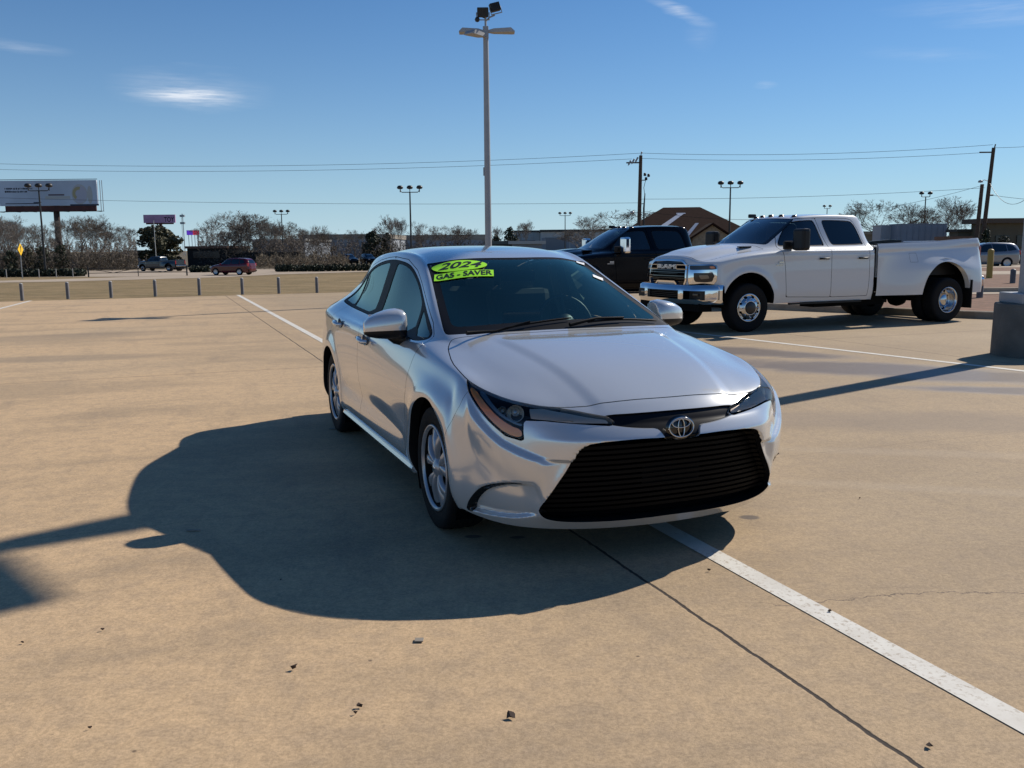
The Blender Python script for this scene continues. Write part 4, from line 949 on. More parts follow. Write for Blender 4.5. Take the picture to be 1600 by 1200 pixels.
def build_trucks():
    make_truck('pickup_truck', 'white crew cab dually pickup with chrome grille and bumper, parked behind the silver sedan', WHITE, (5.48, 16.75, 0), 3.567)
    make_truck('pickup_truck', 'black crew cab pickup with chrome mirrors, parked just behind the white pickup', BLACKP, (3.32, 21.14, 0), 3.43, .96, chrome_mirror=True)
# ------------------------------------------------------------------ terrain, lot, road
UA = R_(-69.0); UX, UY = math.cos(UA), math.sin(UA); VX, VY = math.cos(R_(21.0)), math.sin(R_(21.0))
def gz(x, y):
    """height of the land: level at the lot, falling gently towards the road on the left"""
    s = -.381 * x + .924 * y; k = 1.0 if x < 0 else max(.3, 1 - x / 45)
    return -.03 - min(1.03, max(0.0, (s - 31.4) * .0178)) * k
def ribbon(name, A, B, m, off, label=None, n=24, parent=None, seg=6):
    """strip laid on the land between two polylines"""
    def samp(P, t):
        P = [np.array(p, float) for p in P]; L = [0]
        for a, b in zip(P[:-1], P[1:]): L.append(L[-1] + np.linalg.norm(b - a))
        d = t * L[-1]
        for i in range(len(P) - 1):
            if d <= L[i + 1] + 1e-9: return P[i] + (P[i + 1] - P[i]) * ((d - L[i]) / max(L[i + 1] - L[i], 1e-9))
        return P[-1]
    vs = []; fs = []
    for i in range(n + 1):
        a, b = samp(A, i / n), samp(B, i / n)
        for j in range(seg + 1):
            p = a + (b - a) * j / seg; vs.append((p[0], p[1], gz(p[0], p[1]) + off))
    for i in range(n):
        for j in range(seg): q = i * (seg + 1) + j; fs.append((q, q + 1, q + seg + 2, q + seg + 1))
    mb = MB(); mb.add(vs, fs, True); o = mb.build(name, m, parent); tag(o, kind='structure'); return o
def node_mat(name):
    m = bpy.data.materials.new(name); m.use_nodes = True; nt = m.node_tree; b = nt.nodes['Principled BSDF']; MATS[name] = m
    N, L = nt.nodes, nt.links
    def M(op, *a):
        n = N.new('ShaderNodeMath'); n.operation = op
        for i, v in enumerate(a):
            if isinstance(v, (int, float)): n.inputs[i].default_value = v
            else: L.new(v, n.inputs[i])
        return n.outputs[0]
    def noise(vec, sc, det=4, rough=.5):
        n = N.new('ShaderNodeTexNoise'); n.inputs['Scale'].default_value = sc; n.inputs['Detail'].default_value = det; n.inputs['Roughness'].default_value = rough; L.new(vec, n.inputs[0]); return n.outputs[0]
    def mapr(v, a, b_, c=0.0, d=1.0):
        n = N.new('ShaderNodeMapRange'); n.interpolation_type = 'SMOOTHSTEP'; L.new(v, n.inputs[0]); n.inputs[1].default_value = a; n.inputs[2].default_value = b_; n.inputs[3].default_value = c; n.inputs[4].default_value = d; return n.outputs[0]
    def mix(f, a, b_, mode='MIX'):
        n = N.new('ShaderNodeMix'); n.data_type = 'RGBA'; n.blend_type = mode
        if isinstance(f, (int, float)): n.inputs[0].default_value = f
        else: L.new(f, n.inputs[0])
        for i, v in ((6, a), (7, b_)):
            if isinstance(v, tuple): n.inputs[i].default_value = (*v, 1)
            else: L.new(v, n.inputs[i])
        return n.outputs[2]
    return m, nt, b, N, L, M, noise, mapr, mix
def concrete_mat():
    m, nt, b, N, L, M, noise, mapr, mix = node_mat('lot_concrete')
    tc = N.new('ShaderNodeTexCoord'); P = tc.outputs['Object']; sp = N.new('ShaderNodeSeparateXYZ'); L.new(P, sp.inputs[0]); x, y = sp.outputs[0], sp.outputs[1]
    u = M('ADD', M('MULTIPLY', x, UX), M('MULTIPLY', y, UY)); v = M('ADD', M('MULTIPLY', x, VX), M('MULTIPLY', y, VY))
    uv = N.new('ShaderNodeCombineXYZ'); L.new(M('MULTIPLY', u, 1.0), uv.inputs[0]); L.new(M('MULTIPLY', v, .35), uv.inputs[1]); UVs = uv.outputs[0]
    uv2 = N.new('ShaderNodeCombineXYZ'); L.new(M('MULTIPLY', u, .25), uv2.inputs[0]); L.new(M('MULTIPLY', v, 1.0), uv2.inputs[1]); uvs2 = uv2.outputs[0]; big = noise(P, .22, 5, .55); mid = noise(UVs, 1.1, 6, .6); fine = noise(P, 9, 6, .65); grit = noise(P, 75, 5, .8); grit2 = noise(P, 420, 2, .6)
    warm = mapr(v, -1.0, 4.5); warm = M('ADD', M('MULTIPLY', warm, .8), M('MULTIPLY', M('SUBTRACT', big, .5), 1.2))
    w = N.new('ShaderNodeClamp'); L.new(warm, w.inputs[0]); base = mix(w.outputs[0], (.590, .410, .236), (.365, .278, .176))
    base = mix(mapr(mid, .45, .64, 0, .50), base, (.330, .245, .155)); st = noise(uvs2, 2.2, 7, .7); base = mix(mapr(st, .50, .70, 0, .35), base, (.27, .205, .14)); base = mix(mapr(big, .52, .72, 0, .35), base, (.58, .43, .27))
    base = mix(mapr(fine, .40, .66, 0, .34), base, (.31, .235, .165))
    g = M('ADD', .80, M('MULTIPLY', mapr(grit, .36, .62), .28)); g = M('MULTIPLY', g, M('ADD', .86, M('MULTIPLY', mapr(grit2, .35, .65), .24))); g = M('MULTIPLY', g, M('ADD', .90, M('MULTIPLY', mapr(noise(P, 28, 5, .75), .38, .6), .15)))
    gc = N.new('ShaderNodeCombineXYZ'); [L.new(g, gc.inputs[i]) for i in range(3)]; base = mix(1.0, base, gc.outputs[0], 'MULTIPLY')
    # small dark specks and pits
    vor = N.new('ShaderNodeTexVoronoi'); vor.inputs['Scale'].default_value = 3.1; L.new(P, vor.inputs[0])
    base = mix(mapr(vor.outputs['Distance'], .012, .03, .7, 0.0), base, (.06, .045, .035))
    vor2 = N.new('ShaderNodeTexVoronoi'); vor2.inputs['Scale'].default_value = 9.0; L.new(P, vor2.inputs[0])
    base = mix(mapr(vor2.outputs['Distance'], .02, .05, .35, 0.0), base, (.16, .12, .09))
    # control joints (lines along u at fixed v, and along v at fixed u), wobbling a little
    wob = M('MULTIPLY', M('SUBTRACT', noise(P, 3.0, 5), .5), .03); wob2 = M('MULTIPLY', M('SUBTRACT', noise(P, 25, 3), .5), .012)
    vv = M('ADD', v, M('ADD', wob, wob2)); uu = M('ADD', u, M('ADD', wob, wob2)); jm = None
    for c0, wd in [(1.862, .0065), (-5.2, .006), (9.4, .006), (16.6, .006), (-12.2, .006)]:
        k = mapr(M('ABSOLUTE', M('SUBTRACT', vv, c0)), wd * .7, wd * 1.7, 1.0, 0.0); jm = k if jm is None else M('MAXIMUM', jm, k)
    for c0, wd in [(-11.12, .006), (-17.3, .006), (-23.6, .006), (-4.95, .0015), (1.4, .003)]:
        k = mapr(M('ABSOLUTE', M('SUBTRACT', uu, c0)), wd * .7, wd * 1.7, .85 if wd > .002 else .5, 0.0); jm = M('MAXIMUM', jm, k)
    base = mix(jm, base, (.05, .038, .03))
    # random hairline crack on the right
    cr = M('ABSOLUTE', M('SUBTRACT', M('SUBTRACT', M('SUBTRACT', y, M('MULTIPLY', x, .05)), 3.45), M('MULTIPLY', M('SUBTRACT', noise(P, 1.4, 7, .65), .5), .55)))
    crm = M('MULTIPLY', mapr(cr, .002, .0075, .75, 0.0), M('MULTIPLY', mapr(x, .9, 1.1), mapr(x, 5.5, 6.0, 1.0, 0.0))); base = mix(crm, base, (.12, .09, .07))
    # damp, dark-stained swathes by the white pickup and the lamp base: smoother, so they mirror a little sky
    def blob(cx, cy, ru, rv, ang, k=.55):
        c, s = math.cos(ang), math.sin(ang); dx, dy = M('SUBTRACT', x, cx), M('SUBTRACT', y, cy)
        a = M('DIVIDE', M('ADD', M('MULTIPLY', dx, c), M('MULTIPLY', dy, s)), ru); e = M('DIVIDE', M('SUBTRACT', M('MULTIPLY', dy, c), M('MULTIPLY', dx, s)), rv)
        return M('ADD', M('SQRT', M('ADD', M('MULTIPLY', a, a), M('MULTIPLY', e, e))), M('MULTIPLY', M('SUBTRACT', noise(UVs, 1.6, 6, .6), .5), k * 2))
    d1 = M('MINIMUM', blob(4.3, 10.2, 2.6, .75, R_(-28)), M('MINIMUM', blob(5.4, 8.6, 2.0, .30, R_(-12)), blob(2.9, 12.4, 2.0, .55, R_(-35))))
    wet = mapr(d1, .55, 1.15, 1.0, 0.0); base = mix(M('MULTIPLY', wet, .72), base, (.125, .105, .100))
    d2 = M('MINIMUM', blob(-7.6, 15.2, 1.8, .7, R_(20)), blob(-6.2, 12.1, 1.5, .45, R_(10))); base = mix(mapr(d2, .6, 1.2, .45, 0.0), base, (.24, .19, .135))
    d3 = blob(3.6, 7.2, 2.4, .5, R_(-6)); base = mix(mapr(d3, .5, 1.2, .40, 0.0), base, (.22, .175, .14))
    d4 = M('MINIMUM', blob(3.3, 6.0, 1.9, .10, R_(-10), .8), blob(2.7, 5.1, 1.5, .08, R_(-14), .8)); base = mix(mapr(d4, .3, 1.6, .16, 0.0), base, (.50, .41, .31))
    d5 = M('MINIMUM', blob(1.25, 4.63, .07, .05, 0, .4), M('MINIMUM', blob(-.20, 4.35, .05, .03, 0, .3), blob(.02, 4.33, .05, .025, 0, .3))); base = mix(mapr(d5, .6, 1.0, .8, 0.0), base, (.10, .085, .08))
    L.new(base, b.inputs['Base Color'])
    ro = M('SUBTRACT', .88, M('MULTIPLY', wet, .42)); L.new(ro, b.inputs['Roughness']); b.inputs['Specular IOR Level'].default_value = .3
    bp = N.new('ShaderNodeBump'); bp.inputs['Strength'].default_value = .5; bp.inputs['Distance'].default_value = .004
    L.new(M('SUBTRACT', M('ADD', M('MULTIPLY', grit, .6), M('MULTIPLY', fine, .6)), M('MULTIPLY', jm, 2.0)), bp.inputs['Height']); L.new(bp.outputs[0], b.inputs['Normal'])
    return m
def grass_mat():
    m, nt, b, N, L, M, noise, mapr, mix = node_mat('dry_grass')
    tc = N.new('ShaderNodeTexCoord'); P = tc.outputs['Object']
    mp = N.new('ShaderNodeMapping'); mp.inputs['Scale'].default_value = (1, 2.5, 1); mp.inputs['Rotation'].default_value = (0, 0, R_(-21)); L.new(P, mp.inputs[0]); Q = mp.outputs[0]
    a = noise(Q, .16, 6, .6); c = noise(P, 4.0, 6, .7); d = noise(P, 30, 3, .7)
    base = mix(mapr(a, .35, .7), (.260, .185, .100), (.175, .135, .070)); base = mix(mapr(c, .35, .65, 0, .65), base, (.13, .105, .055)); base = mix(mapr(noise(Q, .4, 8, .75), .46, .58, 0, .75), base, (.33, .24, .13)); base = mix(mapr(d, .4, .8, 0, .4), base, (.36, .27, .16))
    L.new(base, b.inputs['Base Color']); b.inputs['Roughness'].default_value = 1.0; b.inputs['Specular IOR Level'].default_value = .1
    bp = N.new('ShaderNodeBump'); bp.inputs['Strength'].default_value = .8; bp.inputs['Distance'].default_value = .05; L.new(c, bp.inputs['Height']); L.new(bp.outputs[0], b.inputs['Normal']); return m
def simple_ground(name, c1, c2, sc=1.0, rough=.95):
    m, nt, b, N, L, M, noise, mapr, mix = node_mat(name); tc = N.new('ShaderNodeTexCoord'); P = tc.outputs['Object']
    L.new(mix(mapr(noise(P, sc, 7, .65), .35, .68), c1, c2), b.inputs['Base Color']); b.inputs['Roughness'].default_value = rough; b.inputs['Specular IOR Level'].default_value = .2; return m
def paint_mat():
    m, nt, b, N, L, M, noise, mapr, mix = node_mat('line_paint'); tc = N.new('ShaderNodeTexCoord'); P = tc.outputs['Object']
    wear = M('MULTIPLY', mapr(noise(P, 38, 6, .75), .52, .62), mapr(noise(P, 2.2, 4, .6), .34, .58)); dirt = noise(P, 5, 6, .65)
    c = mix(mapr(dirt, .35, .75, 0, .45), (.68, .65, .575), (.46, .41, .34)); c = mix(M('MULTIPLY', wear, .8), c, (.36, .29, .21)); L.new(c, b.inputs['Base Color']); b.inputs['Roughness'].default_value = .8
    return m
def build_ground():
    GR_ = grass_mat(); DIRT = simple_ground('far_scrub_earth', (.16, .125, .08), (.10, .085, .055), .05); CONC = concrete_mat()
    ROADC = simple_ground('road_concrete', (.44, .36, .27), (.36, .29, .22), .35); KERB = simple_ground('kerb_concrete', (.40, .34, .27), (.28, .235, .185), 1.5); REDD = simple_ground('red_mulch', (.23, .130, .085), (.145, .085, .055), 5.0)
    # one sheet of land out to the horizon
    xs = sorted(set([-3000, -1500, -700, -400, -250] + list(range(-200, 201, 8)) + [250, 400, 700, 1500, 3000])); ys = sorted(set([-60, -20, -5] + [3 * i for i in range(0, 50)] + [160, 180, 210, 250, 320, 450, 700, 1200, 2200, 5000]))
    vs = [(x, y, gz(x, y)) for y in ys for x in xs]; n = len(xs); fs = [(j * n + i, j * n + i + 1, (j + 1) * n + i + 1, (j + 1) * n + i) for j in range(len(ys) - 1) for i in range(n - 1)]
    b = MB(); b.add(vs, fs, True); tag(b.build('ground', GR_), kind='structure')
    far = ribbon('far_ground', [(-300, 118), (-60, 122), (0, 118), (60, 112), (300, 108)], [(-900, 1500), (-200, 2400), (0, 2400), (200, 2400), (900, 1500)], DIRT, .05, n=30, seg=10)
    # the concrete lot: slab outline with the planted island cut out on the right
    E1 = (-48.0, 12.65); E2 = (5.0, 34.55)                      # back edge, just short of the posts
    lot = [(-48, -14), (40, -14), (40, 9.5), (20, 13.9), (14, 15.45), (9.75, 16.72), (9.35, 16.95), (8.85, 17.30), (8.35, 17.85), (6.2, 19.85), (4.9, 21.2), (4.7, 22.2), (5.2, 34.6), E2, E1]
    b = MB(); b.prism(lot, -.3, 0.0); tag(b.build('parking_lot', CONC), kind='structure')
    K = [(40, 9.5), (20, 13.9), (14, 15.45), (9.75, 16.72), (9.35, 16.95), (8.85, 17.30), (8.35, 17.85), (6.2, 19.85), (4.9, 21.2), (4.7, 22.2), (5.2, 34.6)]
    def offs(P, d):
        out = []
        for i, p in enumerate(P):
            a = np.array(P[max(i - 1, 0)]); c = np.array(P[min(i + 1, len(P) - 1)]); t = (c - a) / np.linalg.norm(c - a); out.append(tuple(np.array(p) + np.array([t[1], -t[0]]) * d))
        return out
    Ki = offs(K, .16); vs = []; fs = []
    for (x, y), (a, c) in zip(K, Ki): vs += [(x, y, -.05), (x + (a - x) * .12, y + (c - y) * .12, .125), (x + (a - x) * .3, y + (c - y) * .3, .14), (a, c, .14), (a, c, .0)]
    for i in range(len(K) - 1):
        for j in range(4): q = i * 5 + j; fs.append((q, q + 1, q + 6, q + 5))
    b = MB(); b.add(vs, fs); tag(b.build('kerb', KERB), kind='structure')
    isl = Ki + [(5.4, 50), (60, 50), (60, 9.5)]; n = len(isl)
    b = MB(); b.add([(x, y, .115) for x, y in isl], [tuple(range(n))[::-1]]); tag(b.build('planting_bed', REDD), kind='structure')
    # footpath, far kerb and drive behind the bed
    b = MB(); b.add([(5.5, 24.4, .124), (60, 17.8, .124), (60, 21.0, .124), (5.5, 27.3, .124)], [(0, 1, 2, 3)]); tag(b.build('footpath', ROADC), kind='structure')
    b = MB(); b.box((33, 24.6, .15), (55, .2, .16), Matrix.Translation((0, 0, 0))); tag(b.build('path_kerb', KERB), kind='structure')
    for p, q in [((8, 36), (60, 36))]:
        b = MB(); b.add([(7, 40, .121), (60, 34, .121), (60, 38.5, .121), (7, 45, .121)], [(0, 1, 2, 3)]); tag(b.build('side_drive', ROADC), kind='structure')
    b = MB(); b.add([(9, 50, .10), (9, 50, -.4), (70, 50, -.4), (70, 50, .10)], [(0, 1, 2, 3)]); tag(b.build('bed_edge', KERB), kind='structure')
    ribbon('side_road', [(9, 54), (110, 50)], [(9, 80), (110, 76)], ROADC, .012, n=20)
    # the road on the left and its drives
    ribbon('road', [(-130, 62), (-34, 69.5), (-26.5, 82), (-23.8, 92), (-16.7, 99), (5, 108), (60, 112)], [(-130, 70), (-44, 80), (-35, 90), (-31, 98), (-16, 105), (5, 113), (60, 117)], ROADC, .012, n=50)
    ribbon('driveway', [(-75, 98), (-36, 88), (-27, 95), (-20, 106)], [(-80, 122), (-38, 121), (-28, 121), (-16, 124)], ROADC, .020, n=30)
    ribbon('verge_kerb', [(-130, 61.6), (-34, 69.1), (-26.3, 81.6), (-23.6, 91.6), (-16.7, 98.6), (5, 107.6), (60, 111.6)], [(-130, 62), (-34, 69.5), (-26.5, 82), (-23.8, 92), (-16.7, 99), (5, 108), (60, 112)], KERB, .12, n=50, seg=2)
    # painted bay lines
    PM = paint_mat()
    def line(p, q, w=.105):
        p, q = np.array(p[:2], float), np.array(q[:2], float); t = (q - p) / np.linalg.norm(q - p); nn = np.array([-t[1], t[0]]) * w / 2; k = 40; vs = []
        for i in range(k + 1): c = p + (q - p) * i / k; vs += [(*(c + nn), .003), (*(c - nn), .003)]
        b = MB(); b.add(vs, [(2 * i, 2 * i + 1, 2 * i + 3, 2 * i + 2) for i in range(k)]); o = b.build('bay_line', PM); tag(o, kind='structure'); return o
    pv = lambda u, v: (UX * u + VX * v, UY * u + VY * v)
    line((-8.73, 29.06), pv(1.0, 2.33)); line((-14.14, 26.73), (-9.6, 12.0)); line((2.2, 16.3), (8.9, 4.5))
# ------------------------------------------------------------------ street furniture, poles, signs
MGREY = mat('painted_grey_metal', (.34, .345, .35), .5, .1, noise=(3, .08))
MDARK = mat('dark_bronze_metal', (.018, .016, .015), .5)
GALV = mat('galvanised', (.30, .31, .32), .5, .5)
WOOD = mat('creosoted_wood', (.075, .050, .035), .9, noise=(6, .35), bump=(30, .5))
CONCD = mat('weathered_concrete', (.20, .185, .165), .92, noise=(4, .18), bump=(40, .4))
def straight_bollard(i, u, v, top, r, m, label, cat='bollard', group=None, z=None, cap=None):
    p = gnd(u, v, z) if z is not None else gnd(u, v, -.03)
    h = (v - top) / CAM_F * p[1] * 1.02
    t = thing('bollard', label, cat, (p[0], p[1], p[2]), 0, group)
    b = MB(); b.lathe([(r, -.05), (r, h - .02), (r * .9, h - .004)], 16); b.build('post', m, t)
    b = MB(); b.lathe([(r * .9, h - .004), (r * .6, h + r * .25), (.001, h + r * .35)], 16); b.build('cap', cap or m, t)
    return t
def flat_fixture(L, w, m_body, M):
    b = MB(); vs = [(0, -.05, .02), (0, .05, .02), (0, .05, -.03), (0, -.05, -.03), (.22 * L, -w * .35, .05), (.22 * L, w * .35, .05), (.22 * L, w * .35, -.045), (.22 * L, -w * .35, -.045), (.86 * L, -w * .5, .065), (.86 * L, w * .5, .065), (.9 * L, w * .5, -.045), (.9 * L, -w * .5, -.045), (L, -w * .45, -.02), (L, w * .45, -.02), (L, w * .45, -.045), (L, -w * .45, -.045)]
    fs = [(0, 3, 2, 1)]
    for k in range(3):
        a = 4 * k; fs += [(a, a + 1, a + 5, a + 4), (a + 1, a + 2, a + 6, a + 5), (a + 2, a + 3, a + 7, a + 6), (a + 3, a, a + 4, a + 7)]
    fs.append((12, 13, 14, 15)); b.add(vs, fs, False, M); return b
def floodlight(parent, M, s=.27):
    b = MB(); b.box((0, 0, 0), (s, s * .55, s * .8), M, bevel=.02); f = b.build('floodlight', MDARK, parent)
    b = MB()
    for k in range(5): b.box((-s * .4 + k * s * .2, .0, 0), (.012, s * .68, s * .74), M)
    b.build('cooling_fin', MDARK, f)
    b = MB(); b.tube([Vector(M @ Vector((-s * .56, 0, 0))), Vector(M @ Vector((-s * .56, 0, -s * .62))), Vector(M @ Vector((s * .56, 0, -s * .62))), Vector(M @ Vector((s * .56, 0, 0)))], .016, 6); b.build('bracket', GALV, f)
def build_lamps():
    # the tall light pole behind the sedan
    D = 25.3; c = at(763.2, 385, D); topz = at(759.5, 52, D)[2]
    t = thing('street_lamp', 'tall pale light pole rising directly behind the silver sedan, with floodlights on top', 'lamp post', (c[0], c[1], 0), 0)
    b = MB(); b.lathe([(.092, .6), (.086, topz * .5), (.070, topz)], 20); b.build('pole', MGREY, t)
    b = MB(); b.lathe([(.34, -.02), (.34, .56), (.33, .60), (.001, .60)], 28); b.build('pedestal', CONCD, t)
    b = MB(); b.box((0, 0, topz + .02), (.15, .15, .30), bevel=.01); b.lathe([(.03, 0), (.03, .25)], 10, Matrix.Translation((0, 0, topz + .15))); b.build('head_bracket', MGREY, t)
    for az, L in ((180, .66), (2, .72), (228, .62)):
        M = Matrix.Translation((0, 0, topz + (.05 if az != 228 else -.08))) @ Matrix.Rotation(R_(az), 4, 'Z') @ Matrix.Translation((.05, 0, 0)); flat_fixture(L, .34, None, M).build('luminaire', MGREY, t)
    floodlight(t, Matrix.Translation((-.07, -.05, topz + .52)) @ Matrix.Rotation(.15, 4, 'X'), .30)
    floodlight(t, Matrix.Translation((.25, .0, topz + .66)) @ Matrix.Rotation(-.3, 4, 'Y') @ Matrix.Rotation(.3, 4, 'Z'), .27)
    b = MB(); b.tube([(0, 0, topz + .3), (.1, 0, topz + .40), (.25, 0, topz + .46)], .02, 6); b.build('flood_arm', GALV, t)
    b = MB(); b.lathe([(.001, .07), (.05, .05), (.07, 0), (.05, -.05), (.001, -.07)], 12, Matrix.Translation((-.22, -.05, topz + .34))); b.tube([(-.22, -.05, topz + .40), (-.12, -.02, topz + .42), (0, 0, topz + .38)], .014, 6); b.build('camera_dome', MDARK, t)
    b = MB(); b.box((-.09, 0, at(760, 268, D)[2]), (.05, .07, .22)); b.build('junction_box', GALV, t)
    # the right-hand pole on its round pedestal
    px, py = 6.615, 11.52
    t = thing('street_lamp', 'tall pale light pole on a round dark pedestal at the right edge', 'lamp post', (px, py, 0), 0)
    b = MB(); b.lathe([(.435, -.02), (.425, .655), (.415, .67), (.001, .67)], 40); b.build('pedestal', mat('pedestal_concrete', (.12, .115, .10), .9, noise=(3, .25), bump=(25, .5)), t)
    b = MB(); b.box((.0, 0, .735), (.56, .56, .13), bevel=.015); b.build('base_cover', MGREY, t)
    H = 9.75; b = MB(); b.lathe([(.165, .80), (.13, H * .5), (.085, H)], 24); b.build('pole', MGREY, t)
    for az in (-52, 38, -142):
        M = Matrix.Translation((0, 0, H - .98)) @ Matrix.Rotation(R_(az), 4, 'Z') @ Matrix.Translation((.05, 0, 0)); flat_fixture(.90, .36, None, M).build('luminaire', MGREY, t)
    # distant three-headed lamps
    K = [(68, 290, 92, 3, 'black three-headed lamp post in front of the big grey billboard'), (442, 330, 150, 3, 'thin dark three-headed lamp post beside the bare thicket, right of the red SUV'),
         (642.5, 293, 100, 3, 'dark three-headed lamp post left of the tall pale pole'), (883, 333, 185, 3, 'small far three-headed lamp post in front of the grey warehouse'),
         (1139, 286, 100, 3, 'dark three-headed lamp post in front of the brown roofed house'), (1290, 322, 190, 2, 'tiny lamp post with two heads just above the white pickup cab roof'), (1442, 302, 130, 2, 'two-headed lamp post among the bare trees behind the white pickup bed')]
    proto = None
    for i, (u, v, D, heads, lab) in enumerate(K):
        c = at(u, 385, D); g = gz(c[0], c[1]); top = at(u, v, D)[2]; h = top - g
        t = thing('street_lamp', lab, 'lamp post', (c[0], c[1], g), 0, 'dark lamp posts of the streets beyond')
        b = MB(); b.tube([(0, 0, -.2), (0, 0, h - .45)], [.12, .075], 8); b.build('pole', MDARK, t)
        sp = 1.05 if heads == 3 else .6
        b = MB(); b.tube([(-sp, 0, h - .12), (-sp * .92, 0, h - .42), (-sp * .8, 0, h - .50), (sp * .8, 0, h - .50), (sp * .92, 0, h - .42), (sp, 0, h - .12)], .045, 6); b.build('arm', MDARK, t)
        for x in ((-sp, 0, sp) if heads == 3 else (-sp, sp)):
            b = MB(); b.tube([(x, 0, h - .5), (x, 0, h - .1)], .04, 6); b.lathe([(.001, .24), (.22, .20), (.34, .05), (.33, -.08), (.20, -.16), (.001, -.16)], 14, Matrix.Translation((x, 0, h))); b.build('lamp_head', MDARK, t)
    # utility poles and their wires
    def upole(u, vtop, D, lab, lean=0, r=.17, gear=True):
        c = at(u, 375, D); g = gz(c[0], c[1]); top = at(u, vtop, D)[2]; h = top - g
        t = thing('utility_pole', lab, 'utility pole', (c[0], c[1], g), 0)
        b = MB(); b.tube([(0, 0, -.3), (lean, 0, h)], [r * 1.15, r * .85], 10); b.build('pole', WOOD, t); return t, c, g, h
    t, c1, g1, h1 = upole(997.5, 243, 100, 'brown wooden utility pole with a tilted equipment rack, left of the brown roofed house', lean=.15, r=.22)
    b = MB(); b.box((-.55, 0, h1 - .75), (1.5, .12, .14), Matrix.Translation((-.1, 0, 0)) ); b.build('cross_arm', WOOD, t)
    for k in range(3):
        M = Matrix.Translation((-.35 - .38 * k, 0, h1 - .55 - .16 * k)) @ Matrix.Rotation(.5, 4, 'Y'); b = MB(); b.lathe([(.001, .42), (.07, .42), (.11, .34), (.07, .26), (.11, .18), (.07, .1), (.11, 0), (.001, -.25)], 10, M); b.build('cutout_fuse', GALV, t)
    b = MB(); b.tube([(.1, 0, h1 - .2), (.22, 0, h1 + .25)], .05, 6); b.lathe([(.001, .12), (.09, .06), (.09, -.06), (.001, -.12)], 10, Matrix.Translation((.25, 0, h1 + .3))); b.build('insulator', GALV, t)
    b = MB(); b.tube([(.65, 0, h1 - 4.0), (.55, 0, h1 - 5.6), (.6, 0, h1 - 9), (.55, 0, .2)], [.05, .10, .07, .06], 8); b.tube([(0, 0, h1 - 2.6), (.7, 0, h1 - 2.6)], .05, 6); b.tube([(0, 0, h1 - 5.1), (.55, 0, h1 - 5.1)], .04, 6); b.tube([(.70, 0, h1 - 2.6), (.52, 0, h1 - 3.4), (.62, 0, h1 - 4.1)], .03, 6); b.build('conduit', MDARK, t)
    for dx, dz in ((.62, -2.0), (1.02, -2.1), (.75, -2.45)):
        b = MB(); b.lathe([(.001, .18), (.14, .14), (.15, -.14), (.001, -.18)], 10, Matrix.Translation((dx, 0, h1 + dz))); b.build('surge_arrester', MDARK, t)
    b = MB(); b.lathe([(.001, .2), (.18, .12), (.22, -.1), (.001, -.16)], 12, Matrix.Translation((-.70, 0, h1 - 6.05))); b.tube([(-.6, 0, h1 - 6.0), (0, 0, h1 - 6.0)], .03, 6); b.build('street_light', GALV, t)
    t, c2, g2, h2 = upole(1533.5, 231, 95, 'tallest wooden utility pole on the right, carrying a street light arm', lean=.62, r=.20)
    b = MB(); b.box((-.2, 0, h2 - .45), (1.2, .12, .13), Matrix.Identity(4)); b.tube([(.64, 0, h2 - .3), (.78, 0, h2 + .35)], .06, 6); b.build('cross_arm', WOOD, t)
    b = MB(); b.tube([(.45, 0, h2 - 3.4), (-.1, 0, h2 - 3.2), (-.35, 0, h2 - 3.3)], .035, 6); b.lathe([(.001, .14), (.2, .08), (.24, -.1), (.001, -.14)], 12, Matrix.Translation((-.5, 0, h2 - 3.35))); b.build('street_light', GALV, t)
    b = MB(); b.tube([(.4, 0, h2 - 4.75), (.9, 0, h2 - 4.75)], .08, 6); b.build('wire_clamp', MDARK, t)
    t, c3, g3, h3 = upole(1524, 288, 88, 'shorter dark wooden pole standing just left of the tallest utility pole', lean=.30, r=.19)
    t, c4, g4, h4 = upole(94.5, 334, 150, 'thin grey wooden pole beside the billboard column', lean=-.1, r=.14)
    P1 = Vector((c1[0], c1[1], g1 + h1)); P2 = Vector((c2[0], c2[1], g2 + h2)); L0 = Vector(at(-260, 246, 112))
    def wire(p, q, sag, lab, n=30, r=.022):
        p, q = Vector(p), Vector(q); b = MB(); b.tube([p.lerp(q, k / n) - Vector((0, 0, sag * 4 * (k / n) * (1 - k / n))) for k in range(n + 1)], r, 4, cap=False); o = b.build('overhead_wire', MDARK); tag(o, lab, 'power line', 'overhead wires')
    wire(L0, P1 + Vector((.25, 0, .25)), 1.2, 'uppermost overhead wire running left from the wooden utility pole rack')
    wire(L0 - Vector((0, 0, .75)), P1 + Vector((-.8, 0, -.35)), 1.1, 'second overhead wire just below the uppermost, left of the wooden utility pole')
    wire(P1 + Vector((.25, 0, .25)), P2 + Vector((.5, 0, .3)), .5, 'uppermost wire spanning between the two wooden utility poles')
    wire(P1 + Vector((.1, 0, -.3)), P2 + Vector((0, 0, -.45)), .45, 'second wire spanning between the two wooden utility poles', )
    wire(Vector(at(-260, 300, 112)), P1 - Vector((0, 0, 5.0)), .6, 'low overhead wire running left behind the tall pale pole')
    wire(P1 - Vector((0, 0, 4.6)), P2 - Vector((0, 0, 4.0)), .3, 'middle wire between the wooden utility poles above the brown roof')
    wire(P1 - Vector((-.5, 0, 5.9)), P2 - Vector((.1, 0, 3.7)), 2.0, 'sagging service wire from the house side to the street light arm')
    wire(P2 + Vector((.6, 0, 0)), at(1760, 205, 96), .4, 'wire leaving the tallest utility pole to the right')
    wire(P2 - Vector((-.4, 0, 4.7)), at(1800, 310, 90), .5, 'low wire leaving the tallest utility pole to the right')
    wire(P2 - Vector((-.4, 0, 3.4)), at(1600, 313, 84), 1.1, 'slack wire drooping right of the tallest utility pole')
